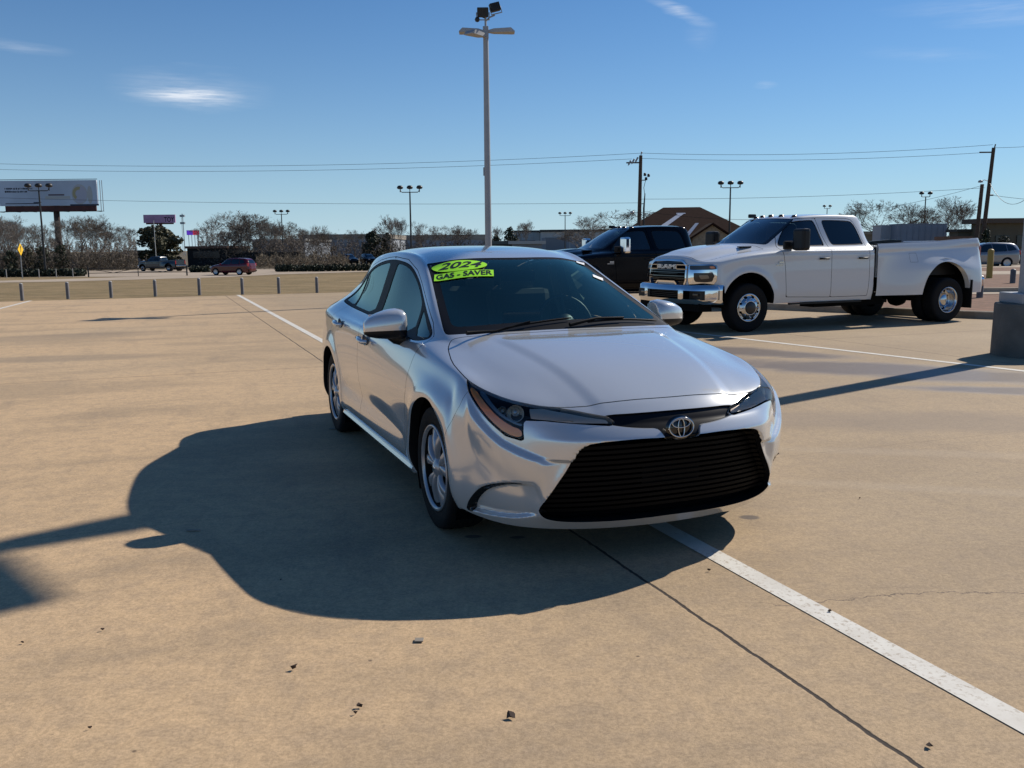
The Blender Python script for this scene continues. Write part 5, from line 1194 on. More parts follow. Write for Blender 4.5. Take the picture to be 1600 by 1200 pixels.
def build_posts():
    labs = ['first short grey post from the left, by the end of the left bay line', 'second short grey post from the left along the lot edge', 'third short grey post from the left along the lot edge', 'fourth short grey post from the left, below the blue grey pickup', 'fifth short grey post from the left, just left of the red SUV', 'sixth short grey post, right below the red SUV', 'seventh short grey post, left of the last one by the sedan', 'short grey post nearest the tail of the silver sedan']
    PM = mat('post_galvanised', (.17, .155, .15), .6, 0, noise=(5, .2))
    for i, (u, v, top) in enumerate([(35, 470, 444), (106.5, 467, 442), (174, 465, 440.5), (243, 463, 438.5), (312, 461, 436), (379, 460, 435.5), (436, 458.5, 434.5), (495.5, 457.5, 434)]):
        straight_bollard(i, u, v, top, .052, PM, labs[i], 'post', 'short posts along the edge of the lot', cap=mat('post_cap', (.45, .44, .42), .5))
    straight_bollard(0, 1530.5, 465, 432.5, .075, mat('grey_post', (.11, .11, .115), .6, noise=(4, .2)), 'thick dark grey post in the planting bed behind the white pickup', 'post', None, .115, cap=mat('post_cap', (.45, .44, .42), .5))
    straight_bollard(0, 1582, 442.5, 422, .085, mat('grey_post', (.11, .11, .115), .6), 'small grey post near the right light pole, left of it', 'post', None, .115)
    straight_bollard(0, 1545.5, 434.5, 392, .11, mat('yellow_post', (.42, .27, .05), .6), 'tall yellow post in front of the silver grey SUV', 'bollard', None, .115)
    # warning sign
    D = 86; c = at(35, 433, D); g = gz(c[0], c[1]); t = thing('road_sign', 'yellow diamond warning sign on a thin grey post at the far left', 'road sign', (c[0], c[1], g), R_(94))
    b = MB(); b.tube([(0, 0, -.1), (-.0, 0, 3.15)], .045, 8); b.build('post', GALV, t)
    b = MB(); s = .58; b.prism([(0, -s), (s, 0), (0, s), (-s, 0)], -.01, .01, Matrix.Translation((0, -.05, 2.72)) @ Matrix.Rotation(math.pi / 2, 4, 'X')); pl = b.build('sign_plate', mat('sign_yellow', (.85, .50, .01), .5), t)
    b = MB(); b.add([(-.05, -.065, 2.45), (.05, -.065, 2.45), (.05, -.065, 2.95), (-.05, -.065, 2.95)], [(0, 1, 2, 3)]); b.add([(-.14, -.065, 2.9), (.14, -.065, 2.9), (0, -.065, 3.1)], [(0, 1, 2)]); b.build('symbol', INK, pl)
    # pipe gate across the drive
    a, e = at(138, 425, 89), at(292, 425, 91); ga, ge = gz(a[0], a[1]), gz(e[0], e[1]); t = thing('barrier_gate', 'low dark pipe gate with crossing braces across the drive', 'gate', (a[0], a[1], ga), 0)
    d = np.array([e[0] - a[0], e[1] - a[1], ge - ga]); P = lambda f, z: (d[0] * f, d[1] * f, d[2] * f + z)
    for f in (0, .5, 1.0):
        b = MB(); b.tube([P(f, -.1), P(f, .98 if f != .5 else .8)], .075 if f != .5 else .04, 8); b.build('post', MDARK, t)
    for z in (.82, .38):
        b = MB(); b.tube([P(0, z), P(1, z)], .035, 6); b.build('rail', MDARK, t)
    b = MB()
    for k in range(4): f = k / 4; b.tube([P(f, .38 if k % 2 else .82), P(f + .25, .82 if k % 2 else .38)], .025, 6)
    b.build('brace', MDARK, t)
    # thin fence posts in front of the left hedge
    for k, (u, lab) in enumerate([(10, 'leftmost thin pale stake before the left hedge'), (61, 'thin pale stake before the left hedge, left one of the middle pair'), (88, 'thin pale stake before the left hedge, right one of the middle pair'), (114, 'thin pale stake near the right end of the left hedge')]):
        c = at(u, 430, 89); o = MB(); o.tube([(c[0], c[1], -1.1), (c[0], c[1], -.25)], .045, 6); o.lathe([(.05, 0), (.001, .03)], 8, Matrix.Translation((c[0], c[1], -.25))); tag(o.build('stake', mat('pale_stake', (.35, .34, .32), .7)), lab, 'post', 'pale stakes along the left hedge')
    c = at(118, 417, 124); t = thing('utility_cabinet', 'grey utility cabinet standing right of the left hedge', 'cabinet', (c[0], c[1], gz(c[0], c[1])), 0)
    b = MB(); b.box((0, 0, .65), (1.0, .6, 1.3), bevel=.03); bx = b.build('housing', mat('cabinet_grey', (.30, .31, .31), .6), t); b = MB(); b.box((0, -.305, .66), (.84, .02, 1.1)); b.build('door', mat('cabinet_grey', (.30, .31, .31), .6), t)
    c = at(87, 418, 120); t = thing('marker_post', 'small white marker post under the billboard column', 'post', (c[0], c[1], gz(c[0], c[1])), 0); b = MB(); b.lathe([(.13, 0), (.13, .6), (.09, .72), (.001, .75)], 12); b.build('post', WHITEP, t)
    c = at(243.5, 397, 128); g = gz(c[0], c[1]); t = thing('flagpole', 'thin pale bare flagpole rising behind the blue grey pickup', 'flagpole', (c[0], c[1], g), 0); b = MB(); b.tube([(0, 0, 0), (0, 0, at(243.5, 345, 128)[2] - g)], [.07, .04], 8); b.build('pole', mat('flagpole_white', (.5, .49, .45), .5), t); b = MB(); b.lathe([(.001, .1), (.08, 0), (.001, -.1)], 8, Matrix.Translation((0, 0, at(243.5, 345, 128)[2] - g))); b.build('finial', GALV, t)
    c = at(286.5, 365, 420); g = -1.0; t = thing('radio_mast', 'far lattice radio mast right of the pink billboard', 'mast', (c[0], c[1], g), 0); top = at(286.5, 334, 420)[2] - g
    b = MB(); [b.tube([(x, y, 0), (x * .5, y * .5, top)], .10, 4) for x, y in ((-.5, -.3), (.5, -.3), (0, .5))]; b.build('mast', GALV, t)
    for z in (top * .78, top * .95):
        b = MB(); b.box((0, 0, z), (2.0, 1.2, .9)); b.build('antenna', GALV, t)
def build_billboards():
    D = 140; RUST = mat('rust_red_steel', (.085, .022, .016), .7, noise=(.8, .3)); COLB = mat('billboard_column', (.05, .028, .022), .7)
    a, e = at(1.0, 322, D), at(154, 322.5, D); top = at(80, 282, D)[2]; zb = a[2]; cx = at(84, 322, D)[0]; g = gz(cx, D)
    t = thing('billboard', 'large grey billboard with a red brown apron on a thick column at far left', 'billboard', (cx, D, g), 0)
    x0, x1 = a[0] - cx, e[0] - cx; z0, z1 = zb - g, top - g; H = z1 - z0
    FACE = mat('billboard_face', (.50, .56, .64), .7, noise=(.12, .18))
    b = MB(); b.box(((x0 + x1) / 2, 0, (z0 + z1) / 2), (x1 - x0, .35, H)); face = b.build('face', FACE, t)
    b = MB(); b.box(((x0 + x1) / 2 + .2, .02, z0 - .45), (x1 - x0 - 1.1, .30, .86)); b.build('apron', RUST, t)
    b = MB(); b.lathe([(.46, 0), (.44, z0 - .8), (.44, z1 - .4)], 20, Matrix.Translation((0, .7, 0))); b.build('column', COLB, t)
    b = MB(); b.box(((x0 + x1) / 2, .55, z0 - .85), (x1 - x0 + .6, 1.3, .06)); 
    for k in range(7): b.box((x0 + (x1 - x0) * k / 6, .1, z0 - .9), (.08, 1.6, .10))
    b.build('catwalk', MDARK, t)
    b = MB()
    for k in range(5): xx = x0 + (x1 - x0) * (k + .5) / 5; b.tube([(xx, -.1, z0 - .8), (xx, -1.2, z0 - .95)], .035, 6); b.box((xx, -1.25, z0 - .92), (.5, .25, .14))
    b.build('lamp_arm', MDARK, t)
    b = MB(); b.tube([(x1 + .25, .3, z0 - .9), (x1 + .3, .3, z1)], .05, 6); b.tube([(x1 + .6, .3, z0 - .9), (x1 + .6, .3, z1)], .05, 6); b.build('ladder', GALV, t)
    # printed art on the face: worn lines of text, a ring, a curved figure, bars
    rr = random.Random(3); Y = -.182
    def X(u): return at(u, 300, D)[0] - cx
    def Z(v): return at(80, v, D)[2] - g
    def quad(b, u0, u1, v0, v1): b.add([(X(u0), Y, Z(v1)), (X(u1), Y, Z(v1)), (X(u1), Y, Z(v0)), (X(u0), Y, Z(v0))], [(0, 1, 2, 3)])
    b = MB(); u = 8.5
    while u < 53: w = rr.uniform(.8, 2.6); quad(b, u, u + w, 293.2 + rr.uniform(-.3, .3), 295.6 + rr.uniform(-.2, .5)); u += w + rr.choice([.35, .35, 1.3])
    u = 8.5
    while u < 44: w = rr.uniform(.8, 2.6); quad(b, u, u + w, 298 + rr.uniform(-.3, .3), 300.3 + rr.uniform(-.2, .5)); u += w + rr.choice([.35, .35, 1.3])
    b.build('printed_line', mat('print_dark', (.045, .05, .07), .8), face)
    b = MB(); quad(b, 8, 60, 317.3, 318.6); quad(b, 52, 64, 315.6, 317.2); quad(b, 109, 154, 319.5, 322); quad(b, 1, 154, 280, 281); b.build('printed_border', mat('print_dark', (.045, .05, .07), .8), face)
    def ringp(b, uc, vc, a_, c_, w, y, s=0, e_=2 * math.pi, n=36):
        vs = []; 
        for k in range(n + 1):
            th = s + (e_ - s) * k / n
            for q in (1, 1 - w): vs.append((X(uc + a_ * q * math.cos(th)), y, Z(vc - c_ * q * math.sin(th))))
        b.add(vs, [(2 * k, 2 * k + 1, 2 * k + 3, 2 * k + 2) for k in range(n)])
    b = MB(); ringp(b, 125, 304, 12, 15, .999, Y); b.build('print_disc', mat('print_pale', (.46, .46, .52), .8), face)
    b = MB(); ringp(b, 125, 304, 12.5, 15.5, .10, Y - .004); ringp(b, 141, 305, 4, 14, .999, Y - .006); quad(b, 71, 110, 306.5, 311); b.build('print_ring', mat('print_greyer', (.48, .48, .45), .8), face)
    b = MB(); ringp(b, 124, 303, 10, 11, .45, Y - .010, 1.3, 4.1); b.build('print_crescent', mat('print_ochre', (.42, .36, .20), .8), face)
    b = MB(); quad(b, 76, 101, 303.6, 305.8); b.build('print_shadow', mat('print_brown', (.12, .08, .09), .8), face)
    # pink billboard further off
    D2 = 260; a, e = at(225, 349, D2), at(274.5, 349, D2); cx = (a[0] + e[0]) / 2; g = -1.03; z0, z1 = a[2] - g, at(250, 336, D2)[2] - g
    t = thing('billboard', 'small mauve pink billboard above a round dark tree, dark letters at its right', 'billboard', (cx, D2, g), 0); w = e[0] - a[0]
    b = MB(); b.box((0, 0, (z0 + z1) / 2 + .1), (w, .4, z1 - z0)); f = b.build('face', mat('pink_print', (.46, .26, .40), .7, noise=(.25, .3)), t)
    b = MB(); b.box((0, .05, z0 - .05), (w - 1.2, .4, .5)); b.build('apron', RUST, t)
    b = MB(); b.lathe([(.45, 0), (.45, z0)], 12, Matrix.Translation((0, .6, 0))); b.build('column', COLB, t)
    vs, fs = text_geo('TOY', 2.4, 0, bold=.06); s = (X(273.5) - X(257.5)) / 140 * D2 / (max(v[0] for v in vs) - min(v[0] for v in vs)); b = MB(); b.add([(x * s + w * .305, -.21, z0 + .95 + y * .78) for x, y, z in vs], fs); b.build('lettering', mat('print_navy', (.02, .012, .03), .8), f)
    # small screen billboard
    D3 = 300; a, e = at(292, 367, D3), at(311, 367, D3); cx = (a[0] + e[0]) / 2; z0, z1 = a[2] + 1, at(300, 360, D3)[2] + 1; t = thing('billboard', 'tiny lit billboard, violet on its left half and red on its right', 'billboard', (cx, D3, -1.0), 0); w = (e[0] - a[0])
    b = MB(); b.box((0, .1, (z0 + z1) / 2), (w + .1, .3, z1 - z0 + .1)); fr = b.build('frame', MDARK, t)
    b = MB(); b.box((-w / 4, -.08, (z0 + z1) / 2), (w / 2, .04, z1 - z0)); b.build('screen', mat('screen_violet', (.10, .03, .42), .5, emit=.75), fr); b = MB(); b.box((w / 4, -.08, (z0 + z1) / 2), (w / 2, .04, z1 - z0)); b.build('screen', mat('screen_red', (.48, .015, .06), .5, emit=.75), fr)
    b = MB(); [b.tube([(x, .2, 0), (x, .2, z0)], .10, 5) for x in (-1.5, -.5, .5, 1.5)]; b.build('support', GALV, t)

# ------------------------------------------------------------------ buildings
def building(name, label, u0, u1, vtop, D, depth, wall, roof, roofh=.5, over=.3, g=-1.03, skew=0.0, bays=0, doors=(), band=None, windows=()):
    a, e = at(u0, 385, D), at(u1, 385, D); w = e[0] - a[0]; zt = at((u0 + u1) / 2, vtop, D)[2] - g
    t = thing('building', label, 'building', (a[0], D, g), skew)
    hw = zt - roofh; b = MB(); b.box((w / 2, depth / 2, hw / 2), (w, depth, hw)); wl = b.build('wall', wall, t)
    b = MB(); b.box((w / 2, depth / 2, hw + roofh / 2 + .003), (w + 2 * over, depth + 2 * over, roofh)); b.build('roof', roof, t)
    if bays:
        b = MB(); [b.box((w * (k + .5) / bays, -.06, hw * .5), (.18, .1, hw * .98)) for k in range(bays)]; b.build('wall_rib', wall, wl)
    if band: b = MB(); b.box((w / 2, -.05, hw * band[0]), (w * .99, .08, hw * band[1])); b.build('wall_band', band[2], wl)
    for (f, ww, hh) in doors: b = MB(); b.box((w * f, -.08, hh / 2), (ww, .1, hh)); b.box((w * f, -.10, hh + .1), (ww + .3, .14, .2)); b.build('door', mat('roller_door', (.20, .215, .235), .6), t)
    for (f, ww, zz, hh) in windows: b = MB(); b.box((w * f, -.07, zz), (ww, .1, hh)); b.build('window', mat('dark_window', (.02, .025, .03), .15), t)
    return t
def build_buildings():
    GW = mat('metal_cladding_grey', (.30, .32, .35), .7, noise=(.15, .1)); GW2 = mat('metal_cladding_blue', (.25, .275, .31), .7, noise=(.15, .1)); RT = mat('tan_roof', (.29, .25, .20), .8, noise=(.1, .15)); RD = mat('dark_roof', (.05, .048, .045), .8); RW = mat('pale_roof', (.48, .46, .42), .7)
    BRN = mat('brown_brick', (.12, .095, .070), .9, noise=(.5, .2)); BLKF = mat('black_screen', (.008, .009, .010), .85)
    building('warehouse', 'long grey warehouse with tan roof left of the dark green tree', 470, 606, 366, 240, 40, GW, RT, 1.2, bays=12, doors=((.62, 4.5, 4.0), (.80, 4.5, 4.0)), windows=((.3, 5, 2.5, 1),))
    building('warehouse', 'low grey shed with white roof edge behind trees right of the red SUV', 395, 476, 373.5, 175, 25, GW2, RW, .4, bays=8, doors=((.5, 3.5, 3),))
    building('warehouse', 'distant long tan building behind bare trees left of the tall pole', 600, 762, 367, 300, 40, GW, RT, 1.6, bays=14, doors=((.3, 5, 4), (.7, 5, 4)))
    building('warehouse', 'big grey warehouse behind the small far lamp post', 846, 960, 358.5, 215, 40, mat('pale_cladding', (.50, .49, .46), .8), RD, .5, bays=9, band=(.42, .70, GW2), doors=((.2, 5, 4.5), (.62, 5, 4.5)), windows=((.4, 6, 6.2, .4),))
    t = building('warehouse', 'grey warehouse just right of the dark evergreen beside the tall pole', 797, 848, 360, 225, 35, mat('pale_cladding', (.50, .49, .46), .8), RD, .4, bays=5, doors=((.5, 4, 4),))
    building('low_shop', 'low white roofed canopy building in front of the grey warehouses', 800, 847, 376.5, 150, 14, GW2, RW, .5, over=.6, doors=((.3, 3, 2.2),), windows=((.7, 4, 1.4, 1.2),))
    building('low_shop', 'low dark building with olive roof edge just right of the tall pale pole', 766, 800, 376.5, 160, 14, BRN, mat('olive_roof', (.17, .155, .12), .8), .6, windows=((.5, 4, 1.4, 1.2),))
    building('dark_building', 'black walled low building between the pickup and the red SUV', 292, 352, 384.5, 138, 12, BLKF, mat('rusty_roof', (.14, .075, .05), .8), .35, windows=((.5, 4, 1.8, 1.0),))
    building('screen_fence', 'dark screened fence behind the red SUV', 352.5, 470, 394, 139, .3, BLKF, mat('fence_cap', (.03, .03, .03), .8), .12, over=.05, bays=14)['category'] = 'fence'
    building('brown_shed', 'small brown shed roof under the mauve billboard tree', 196, 222, 391, 150, 8, BRN, RD, .4, doors=((.5, 2, 2),))
    # clinic-like house with the hip roof
    D = 105; g = -.85; cx = at(1072, 385, D)[0]; t = thing('house', 'brown hip roofed building with a pale stone entrance gable behind the trucks', 'house', (cx, D, g), R_(-6))
    PXm = D / CAM_F; ez = 2.9 + .0; rz = at(1070, 319.5, D)[2] - g; W2 = 9.2; dp = 15
    STONE = mat('pale_stone', (.30, .235, .165), .9, noise=(2.5, .35), bump=(8, .6)); SH = mat('brown_shingles', (.030, .0145, .0105), 1.0, noise=(3.0, .22), spec=.08)
    b = MB(); b.box((0, dp / 2, ez / 2), (W2 * 2 - 1, dp - 1, ez)); wl = b.build('wall', STONE, t)
    rw = 2.2; vs = [(-W2, -.5, ez), (W2, -.5, ez), (W2, dp + .5, ez), (-W2, dp + .5, ez), (-rw, dp / 2, rz), (rw, dp / 2, rz)]
    b = MB(); b.add(vs, [(0, 1, 5, 4), (1, 2, 5), (2, 3, 4, 5), (3, 0, 4), (0, 3, 2, 1)]); b.box((0, -.5, ez - .09), (W2 * 2, .12, .2)); b.box((-W2, dp / 2, ez - .09), (.12, dp + 1, .2)); rf = b.build('roof', SH, t)
    # bright sheet-metal valley flashings
    FL = mat('bright_flashing', (.62, .62, .63), .35, .4)
    def onroof(x, f):   # f 0..1 from eave to ridge on the front slope
        return Vector((x, -.5 + f * (dp / 2 + .5), ez + f * (rz - ez) + .05))
    b = MB(); p, q = onroof(-3.1, .30), onroof(-.2, .78); s = Vector((.42, 0, 0)); b.add([p - s, p + s, q + s * .8, q - s * .8], [(0, 1, 2, 3)]); b.add([q - s * 1.3, q + s * 1.3, q + s * 1.3 + Vector((0, .2, .12)), q - s * 1.3 + Vector((0, .2, .12))], [(0, 1, 2, 3)]); b.build('flashing', FL, rf)
    # entrance gable
    gx = at(1107, 385, D)[0] - cx; gw = 2.5; gy = -3.2; gzt = at(1105, 346, D)[2] - g - .35
    b = MB(); b.add([(gx - gw * .86, gy, 0), (gx + gw * .86, gy, 0), (gx + gw * .86, gy, gzt - 1.55), (gx, gy, gzt - .15), (gx - gw * .86, gy, gzt - 1.55), (gx - gw * .86, 1, 0), (gx + gw * .86, 1, 0), (gx + gw * .86, 1, gzt - 1.55), (gx, 1, gzt - .15), (gx - gw * .86, 1, gzt - 1.55)], [(0, 1, 2, 3, 4), (0, 4, 9, 5), (1, 6, 7, 2)]); ent = b.build('entrance', STONE, t)
    b = MB(); 
    for sx in (-1, 1): b.add([(gx, gy - .4, gzt + .12), (gx + sx * (gw + .35), gy - .4, gzt - 1.75), (gx + sx * (gw + .35), 4, gzt - 1.75), (gx, 4, gzt + .12), (gx, gy - .4, gzt - .12), (gx + sx * (gw + .35), gy - .4, gzt - 2.0)], [(0, 1, 2, 3), (0, 4, 5, 1)])
    b.build('gable_roof', SH, t)
    b = MB(); b.box((gx - gw - .25, gy + 1.2, gzt - 1.15), (.25, 3.0, .12), Matrix.Identity(4)); b.add([(gx - gw - .5, .4, ez + .25), (gx - gw + .2, .4, ez + .45), (gx - .9, 2.8, gzt + .25), (gx - 1.3, 2.8, gzt + .25)], [(0, 1, 2, 3)]); b.build('flashing', FL, rf)
    n = 14; ar = [(gx + 1.35 * math.cos(math.pi * k / n), gy - .02, 1.5 + .95 * math.sin(math.pi * k / n)) for k in range(n + 1)]; b = MB(); b.add([(gx + 1.35, gy - .02, .0)] + ar + [(gx - 1.35, gy - .02, .0)], [tuple(range(n + 3))]); b.build('doorway', mat('dark_opening', (.006, .006, .007), .6), ent)
    for wx in (-7.2, -5.0, 6.6, 8.0):
        b = MB(); b.box((wx * .98, .45, 1.6), (1.1, .14, 1.4)); b.build('window', mat('dark_window', (.02, .025, .03), .15), wl)
    # storage trailers and buildings on the right
    for (u0, u1, v, D, lab, m_) in ((1402, 1478, 350.5, 104, 'long blue grey storage container behind the white pickup bed', mat('container_grey', (.21, .25, .31), .6, noise=(.5, .1))), (1375, 1401.5, 352.5, 106, 'short pale container at the left end of the blue grey one', mat('container_pale', (.33, .36, .40), .6))):
        a, e = at(u0, 385, D), at(u1, 385, D); w = e[0] - a[0]; g = gz(a[0], D); zt = at(u0, v, D)[2] - g; t = thing('storage_container', lab, 'container', (a[0], D, g), 0)
        b = MB(); b.box((w / 2, 1.2, zt / 2 + .1), (w, 2.4, zt - .2)); bx = b.build('box', m_, t); b = MB(); b.box((w / 2, 1.2, zt + .01), (w + .1, 2.5, .1)); b.build('roof', m_, t)
        b = MB(); [b.box((w * (k + .5) / 8, -.03, zt / 2 + .1), (.08, .05, zt - .4)) for k in range(8)]; b.build('corrugation', m_, bx)
    building('office', 'small tan building between the white pickup cab and the containers', 1352, 1376, 361.5, 120, 3, mat('tan_wall', (.24, .20, .145), .85), mat('tan_roof2', (.30, .26, .2), .8), .4, g=-.5, windows=((.5, 1, 1.6, 1),))
    building('office', 'tan building with an overhanging flat roof at the right edge behind the utility poles', 1541, 1640, 341, 96, 3, mat('tan_wall2', (.125, .105, .070), .85, noise=(.5, .15)), mat('brown_fascia', (.10, .07, .05), .8), .5, over=.7, g=-.4, skew=R_(4), windows=((.25, 1.5, 2, 1.2), (.6, 1.5, 2, 1.2)))
    building('office', 'lower olive walled wing stretching left of the tan building', 1496, 1543, 358, 99, 2, mat('olive_wall', (.11, .10, .075), .85), mat('dark_roof2', (.06, .055, .045), .8), .3, g=-.4, windows=((.5, 1.5, 1.5, 1),))
    building('office', 'low brick red roof strip right behind the pickup tail', 1477, 1512, 369.5, 90, 1.5, mat('red_brick', (.12, .07, .05), .9), mat('red_roof', (.16, .09, .06), .8), .35, g=-.4, windows=((.5, 1, 1, .6),))

# ------------------------------------------------------------------ far vehicles
def far_car(kind, label, PNT, loc, yaw, level=2, group=None, glass=None):
    root = thing(kind, label, {'suv': 'SUV', 'car': 'car'}[kind], loc, yaw, group)
    T = [
     [(2.22,0,.80),(2.18,.35,.79),(2.06,.62,.78),(1.86,.80,.79)],
     [(2.05,0,.93),(2.02,.36,.925),(1.92,.64,.91),(1.72,.83,.88)],
     [(1.40,0,1.06),(1.38,.38,1.055),(1.30,.66,1.03),(1.22,.86,.97)],
     [(1.02,0,1.12),(.98,.40,1.115),(.86,.66,1.10),(.80,.87,1.0)],
     [(.55,0,1.40),(.52,.40,1.39),(.44,.60,1.36),(.42,.88,1.01)],
     [(.10,0,1.60),(.08,.38,1.595),(.02,.58,1.56),(.0,.885,1.02)],
     [(-.6,0,1.68),(-.6,.38,1.67),(-.6,.60,1.62),(-.6,.885,1.04)],
     [(-1.4,0,1.66),(-1.4,.38,1.65),(-1.4,.58,1.60),(-1.4,.88,1.07)],
     [(-1.95,0,1.60),(-1.95,.38,1.59),(-1.93,.55,1.54),(-1.88,.85,1.10)],
     [(-2.22,0,1.38),(-2.22,.38,1.37),(-2.18,.57,1.32),(-2.12,.80,1.10)],
     [(-2.36,0,1.06),(-2.36,.38,1.06),(-2.30,.62,1.05),(-2.20,.76,1.04)]]
    F = [[(2.29,0,.62),(2.28,0,.42),(2.22,0,.24)], [(2.25,.37,.62),(2.24,.37,.42),(2.18,.36,.24)], [(2.12,.66,.62),(2.10,.66,.42),(2.04,.63,.25)], [(1.90,.86,.62),(1.88,.86,.42),(1.84,.82,.27)]]
    side = [[(x, y + .02, .74), (x, y + .015, .48), (x, y - .03, .26)] for x, y, z in [r[-1] for r in T[1:]]]
    rear = [[(T[-1][j][0] - .03, T[-1][j][1], .78), (T[-1][j][0] - .05, T[-1][j][1], .52), (T[-1][j][0] + .05, T[-1][j][1], .30)] for j in (2, 1, 0)]
    cols = F + side + rear; S = shell(T, [[c[r] for c in cols] for r in range(3)], level)
    for cx in (1.36, -1.36): S = S.clip(arch_f(S, cx, .39, .33, .5))
    sf = lambda S, p: np.where(np.abs(S.V[:, 1]) > .45, sdf(np.stack([S.V[:, 0], S.V[:, 2]], 1), np.array(p), .4), -.4)
    W1 = [(.82, 1.06), (.50, 1.30), (.12, 1.51), (-.35, 1.57), (-.40, 1.08)]; W2 = [(-.46, 1.08), (-.42, 1.57), (-1.30, 1.55), (-1.33, 1.12)]; W3 = [(-1.40, 1.13), (-1.37, 1.54), (-1.80, 1.46), (-1.98, 1.20)]
    wp = np.array([(.12, .50), (.95, .60), (.98, .40), (1.05, 0), (.98, -.40), (.95, -.60), (.12, -.50), (.16, 0)]); rp = np.array([(-.5, 1.15), (.5, 1.15), (.42, 1.50), (-.42, 1.50)])
    wf = lambda S: np.where(S.V[:, 2] > 1.0, sdf(S.V[:, :2], wp, .4), -.4); rf = lambda S: np.where(S.V[:, 0] < -1.9, sdf(S.V[:, 1:], rp, .4), -.4)
    gl = glass or glass_mat('far_glass', (.10, .14, .16), 0.0, 1.5, .06)
    S.offset(-.02).clip(-wf(S)).build('inner_skin', INNER, root) if False else None
    U = S.offset(-.02); U = Surf(U.V, S.N, S.T); U.build('inner_skin', INNER, root)
    for f_, nm in ((wf, 'windscreen'), (rf, 'rear_window')):
        D = S.clip(f_(S)); S = S.clip(-f_(S)); D.build(nm, gl, root)
    for P_ in (W1, W2, W3):
        D = S.clip(sf(S, P_)); S = S.clip(-sf(S, P_) - .01)
        for q in (-1, 1): D.clip(D.V[:, 1] * q).build('side_window', gl, root)
    S.build('body', PNT, root)
    for q in (-1, 1):
        b = MB(); b.box((2.02, .62 * q, .80), (.22, .30, .12), bevel=.03); b.build('headlight', mat('far_lamp', (.5, .5, .5), .2), root)
        b = MB(); b.box((-2.22, .68 * q, 1.02), (.16, .20, .30), bevel=.03); b.build('tail_light', REDL, root)
        b = MB(); b.box((.75, .98 * q, 1.10), (.14, .18, .12), bevel=.03); b.build('mirror', PNT, root)
        for cx in (1.36, -1.36): wheel(root, 'wheel', cx, .80 * q, .345, q, R=.345, W=.22, rr=.24, style='plain')
    b = MB(); b.box((2.20, 0, .55), (.10, .9, .28)); b.build('grille', BLK, root)
    b = MB(); b.box((0, 0, .30), (4.0, 1.5, .14)); b.box((-2.28, 0, .42), (.16, 1.4, .16)); b.build('underbody', UNDER, root)
    return root
def build_far_vehicles():
    def put(u, D, g=None): c = at(u, 400, D); return (c[0], c[1], gz(c[0], c[1]) + .01 if g is None else g)
    far_car('suv', 'dark red SUV on the road beyond the posts, facing left', REDP, put(362, 92), R_(163), 3)
    t = make_truck('pickup_truck', 'blue grey pickup in the drive, with sports bar, facing left', BLUEP, put(250, 112), R_(160), .92, level=2)
    far_car('suv', 'black SUV parked left of the other, above the right hedge', BLACKP, put(546, 150), R_(-60), 2, 'dark SUVs parked beyond the right hedge')
    far_car('suv', 'black SUV parked nearest the sedan roof, right of its twin', BLACKP, put(576, 150), R_(-62), 2, 'dark SUVs parked beyond the right hedge')
    far_car('suv', 'silver grey SUV parked behind the yellow post', GREYP, put(1532, 62, -.22), R_(178), 3)
    far_car('suv', 'black SUV half hidden by the right light pole', BLACKP, put(1622, 66, -.24), R_(178), 2)
# ------------------------------------------------------------------ trees, hedges, scrub
BARK = mat('winter_bark', (.095, .078, .062), .95); TWIG = mat('winter_twigs', (.210, .180, .150), .95); TWIG2 = mat('winter_twigs_brown', (.150, .120, .092), .95)
EVG = mat('evergreen_leaf', (.030, .040, .018), .7, noise=(1.2, .45)); OLV = mat('olive_leaf', (.075, .070, .034), .8, noise=(1.2, .4)); HDG = mat('hedge_leaf', (.020, .028, .012), .75, noise=(2.0, .4)); SCR = mat('dry_scrub', (.135, .105, .070), .95, noise=(1.0, .35)); SCR2 = mat('dark_scrub', (.060, .050, .034), .95, noise=(1.0, .35))
def bare_tree_geo(seed, spread=.5, levels=6, up=.25):
    """unit-height leafless tree: (trunk tubes), (twig ribbons)"""
    r = random.Random(seed); tubes = []; rib = []
    def grow(p, d, L, rad, lv):
        n = 2; q = p; dd = d
        for _ in range(n):
            dd = (dd + Vector((r.gauss(0, .10), r.gauss(0, .10), r.gauss(.03, .06)))).normalized(); e = q + dd * L / n
            (tubes if lv <= 1 else rib).append((q, e, rad, rad * .86, lv)); q = e; rad *= .86
        if lv >= levels: return
        k = r.choice([2, 3, 3]) if lv < 4 else r.choice([2, 3, 4])
        for i in range(k):
            ax = Vector((r.gauss(0, 1), r.gauss(0, 1), r.gauss(0, .5))).normalized(); a = r.uniform(.25, .85) * spread * 1.35
            nd = (dd + ax * a + Vector((0, 0, up * (.3 if lv > 3 else .15)))).normalized(); grow(q, nd, L * r.uniform(.62, .86), rad * r.uniform(.55, .72), lv + 1)
        if lv >= 2 and r.random() < .6:
            ax = Vector((r.gauss(0, 1), r.gauss(0, 1), r.gauss(0, .4))).normalized(); grow(p.lerp(q, .5), (dd * .5 + ax).normalized(), L * .55, rad * .45, min(levels, lv + 2))
    nt = r.choice([1, 2, 2, 3])
    for i in range(nt):
        d = Vector((r.gauss(0, .16) * (nt > 1), r.gauss(0, .16) * (nt > 1), 1)).normalized(); grow(Vector((r.gauss(0, .01), r.gauss(0, .01), 0)), d, .25, .022 / nt ** .3, 0)
    H = max(s[1].z for s in rib); return tubes, rib, 1 / H
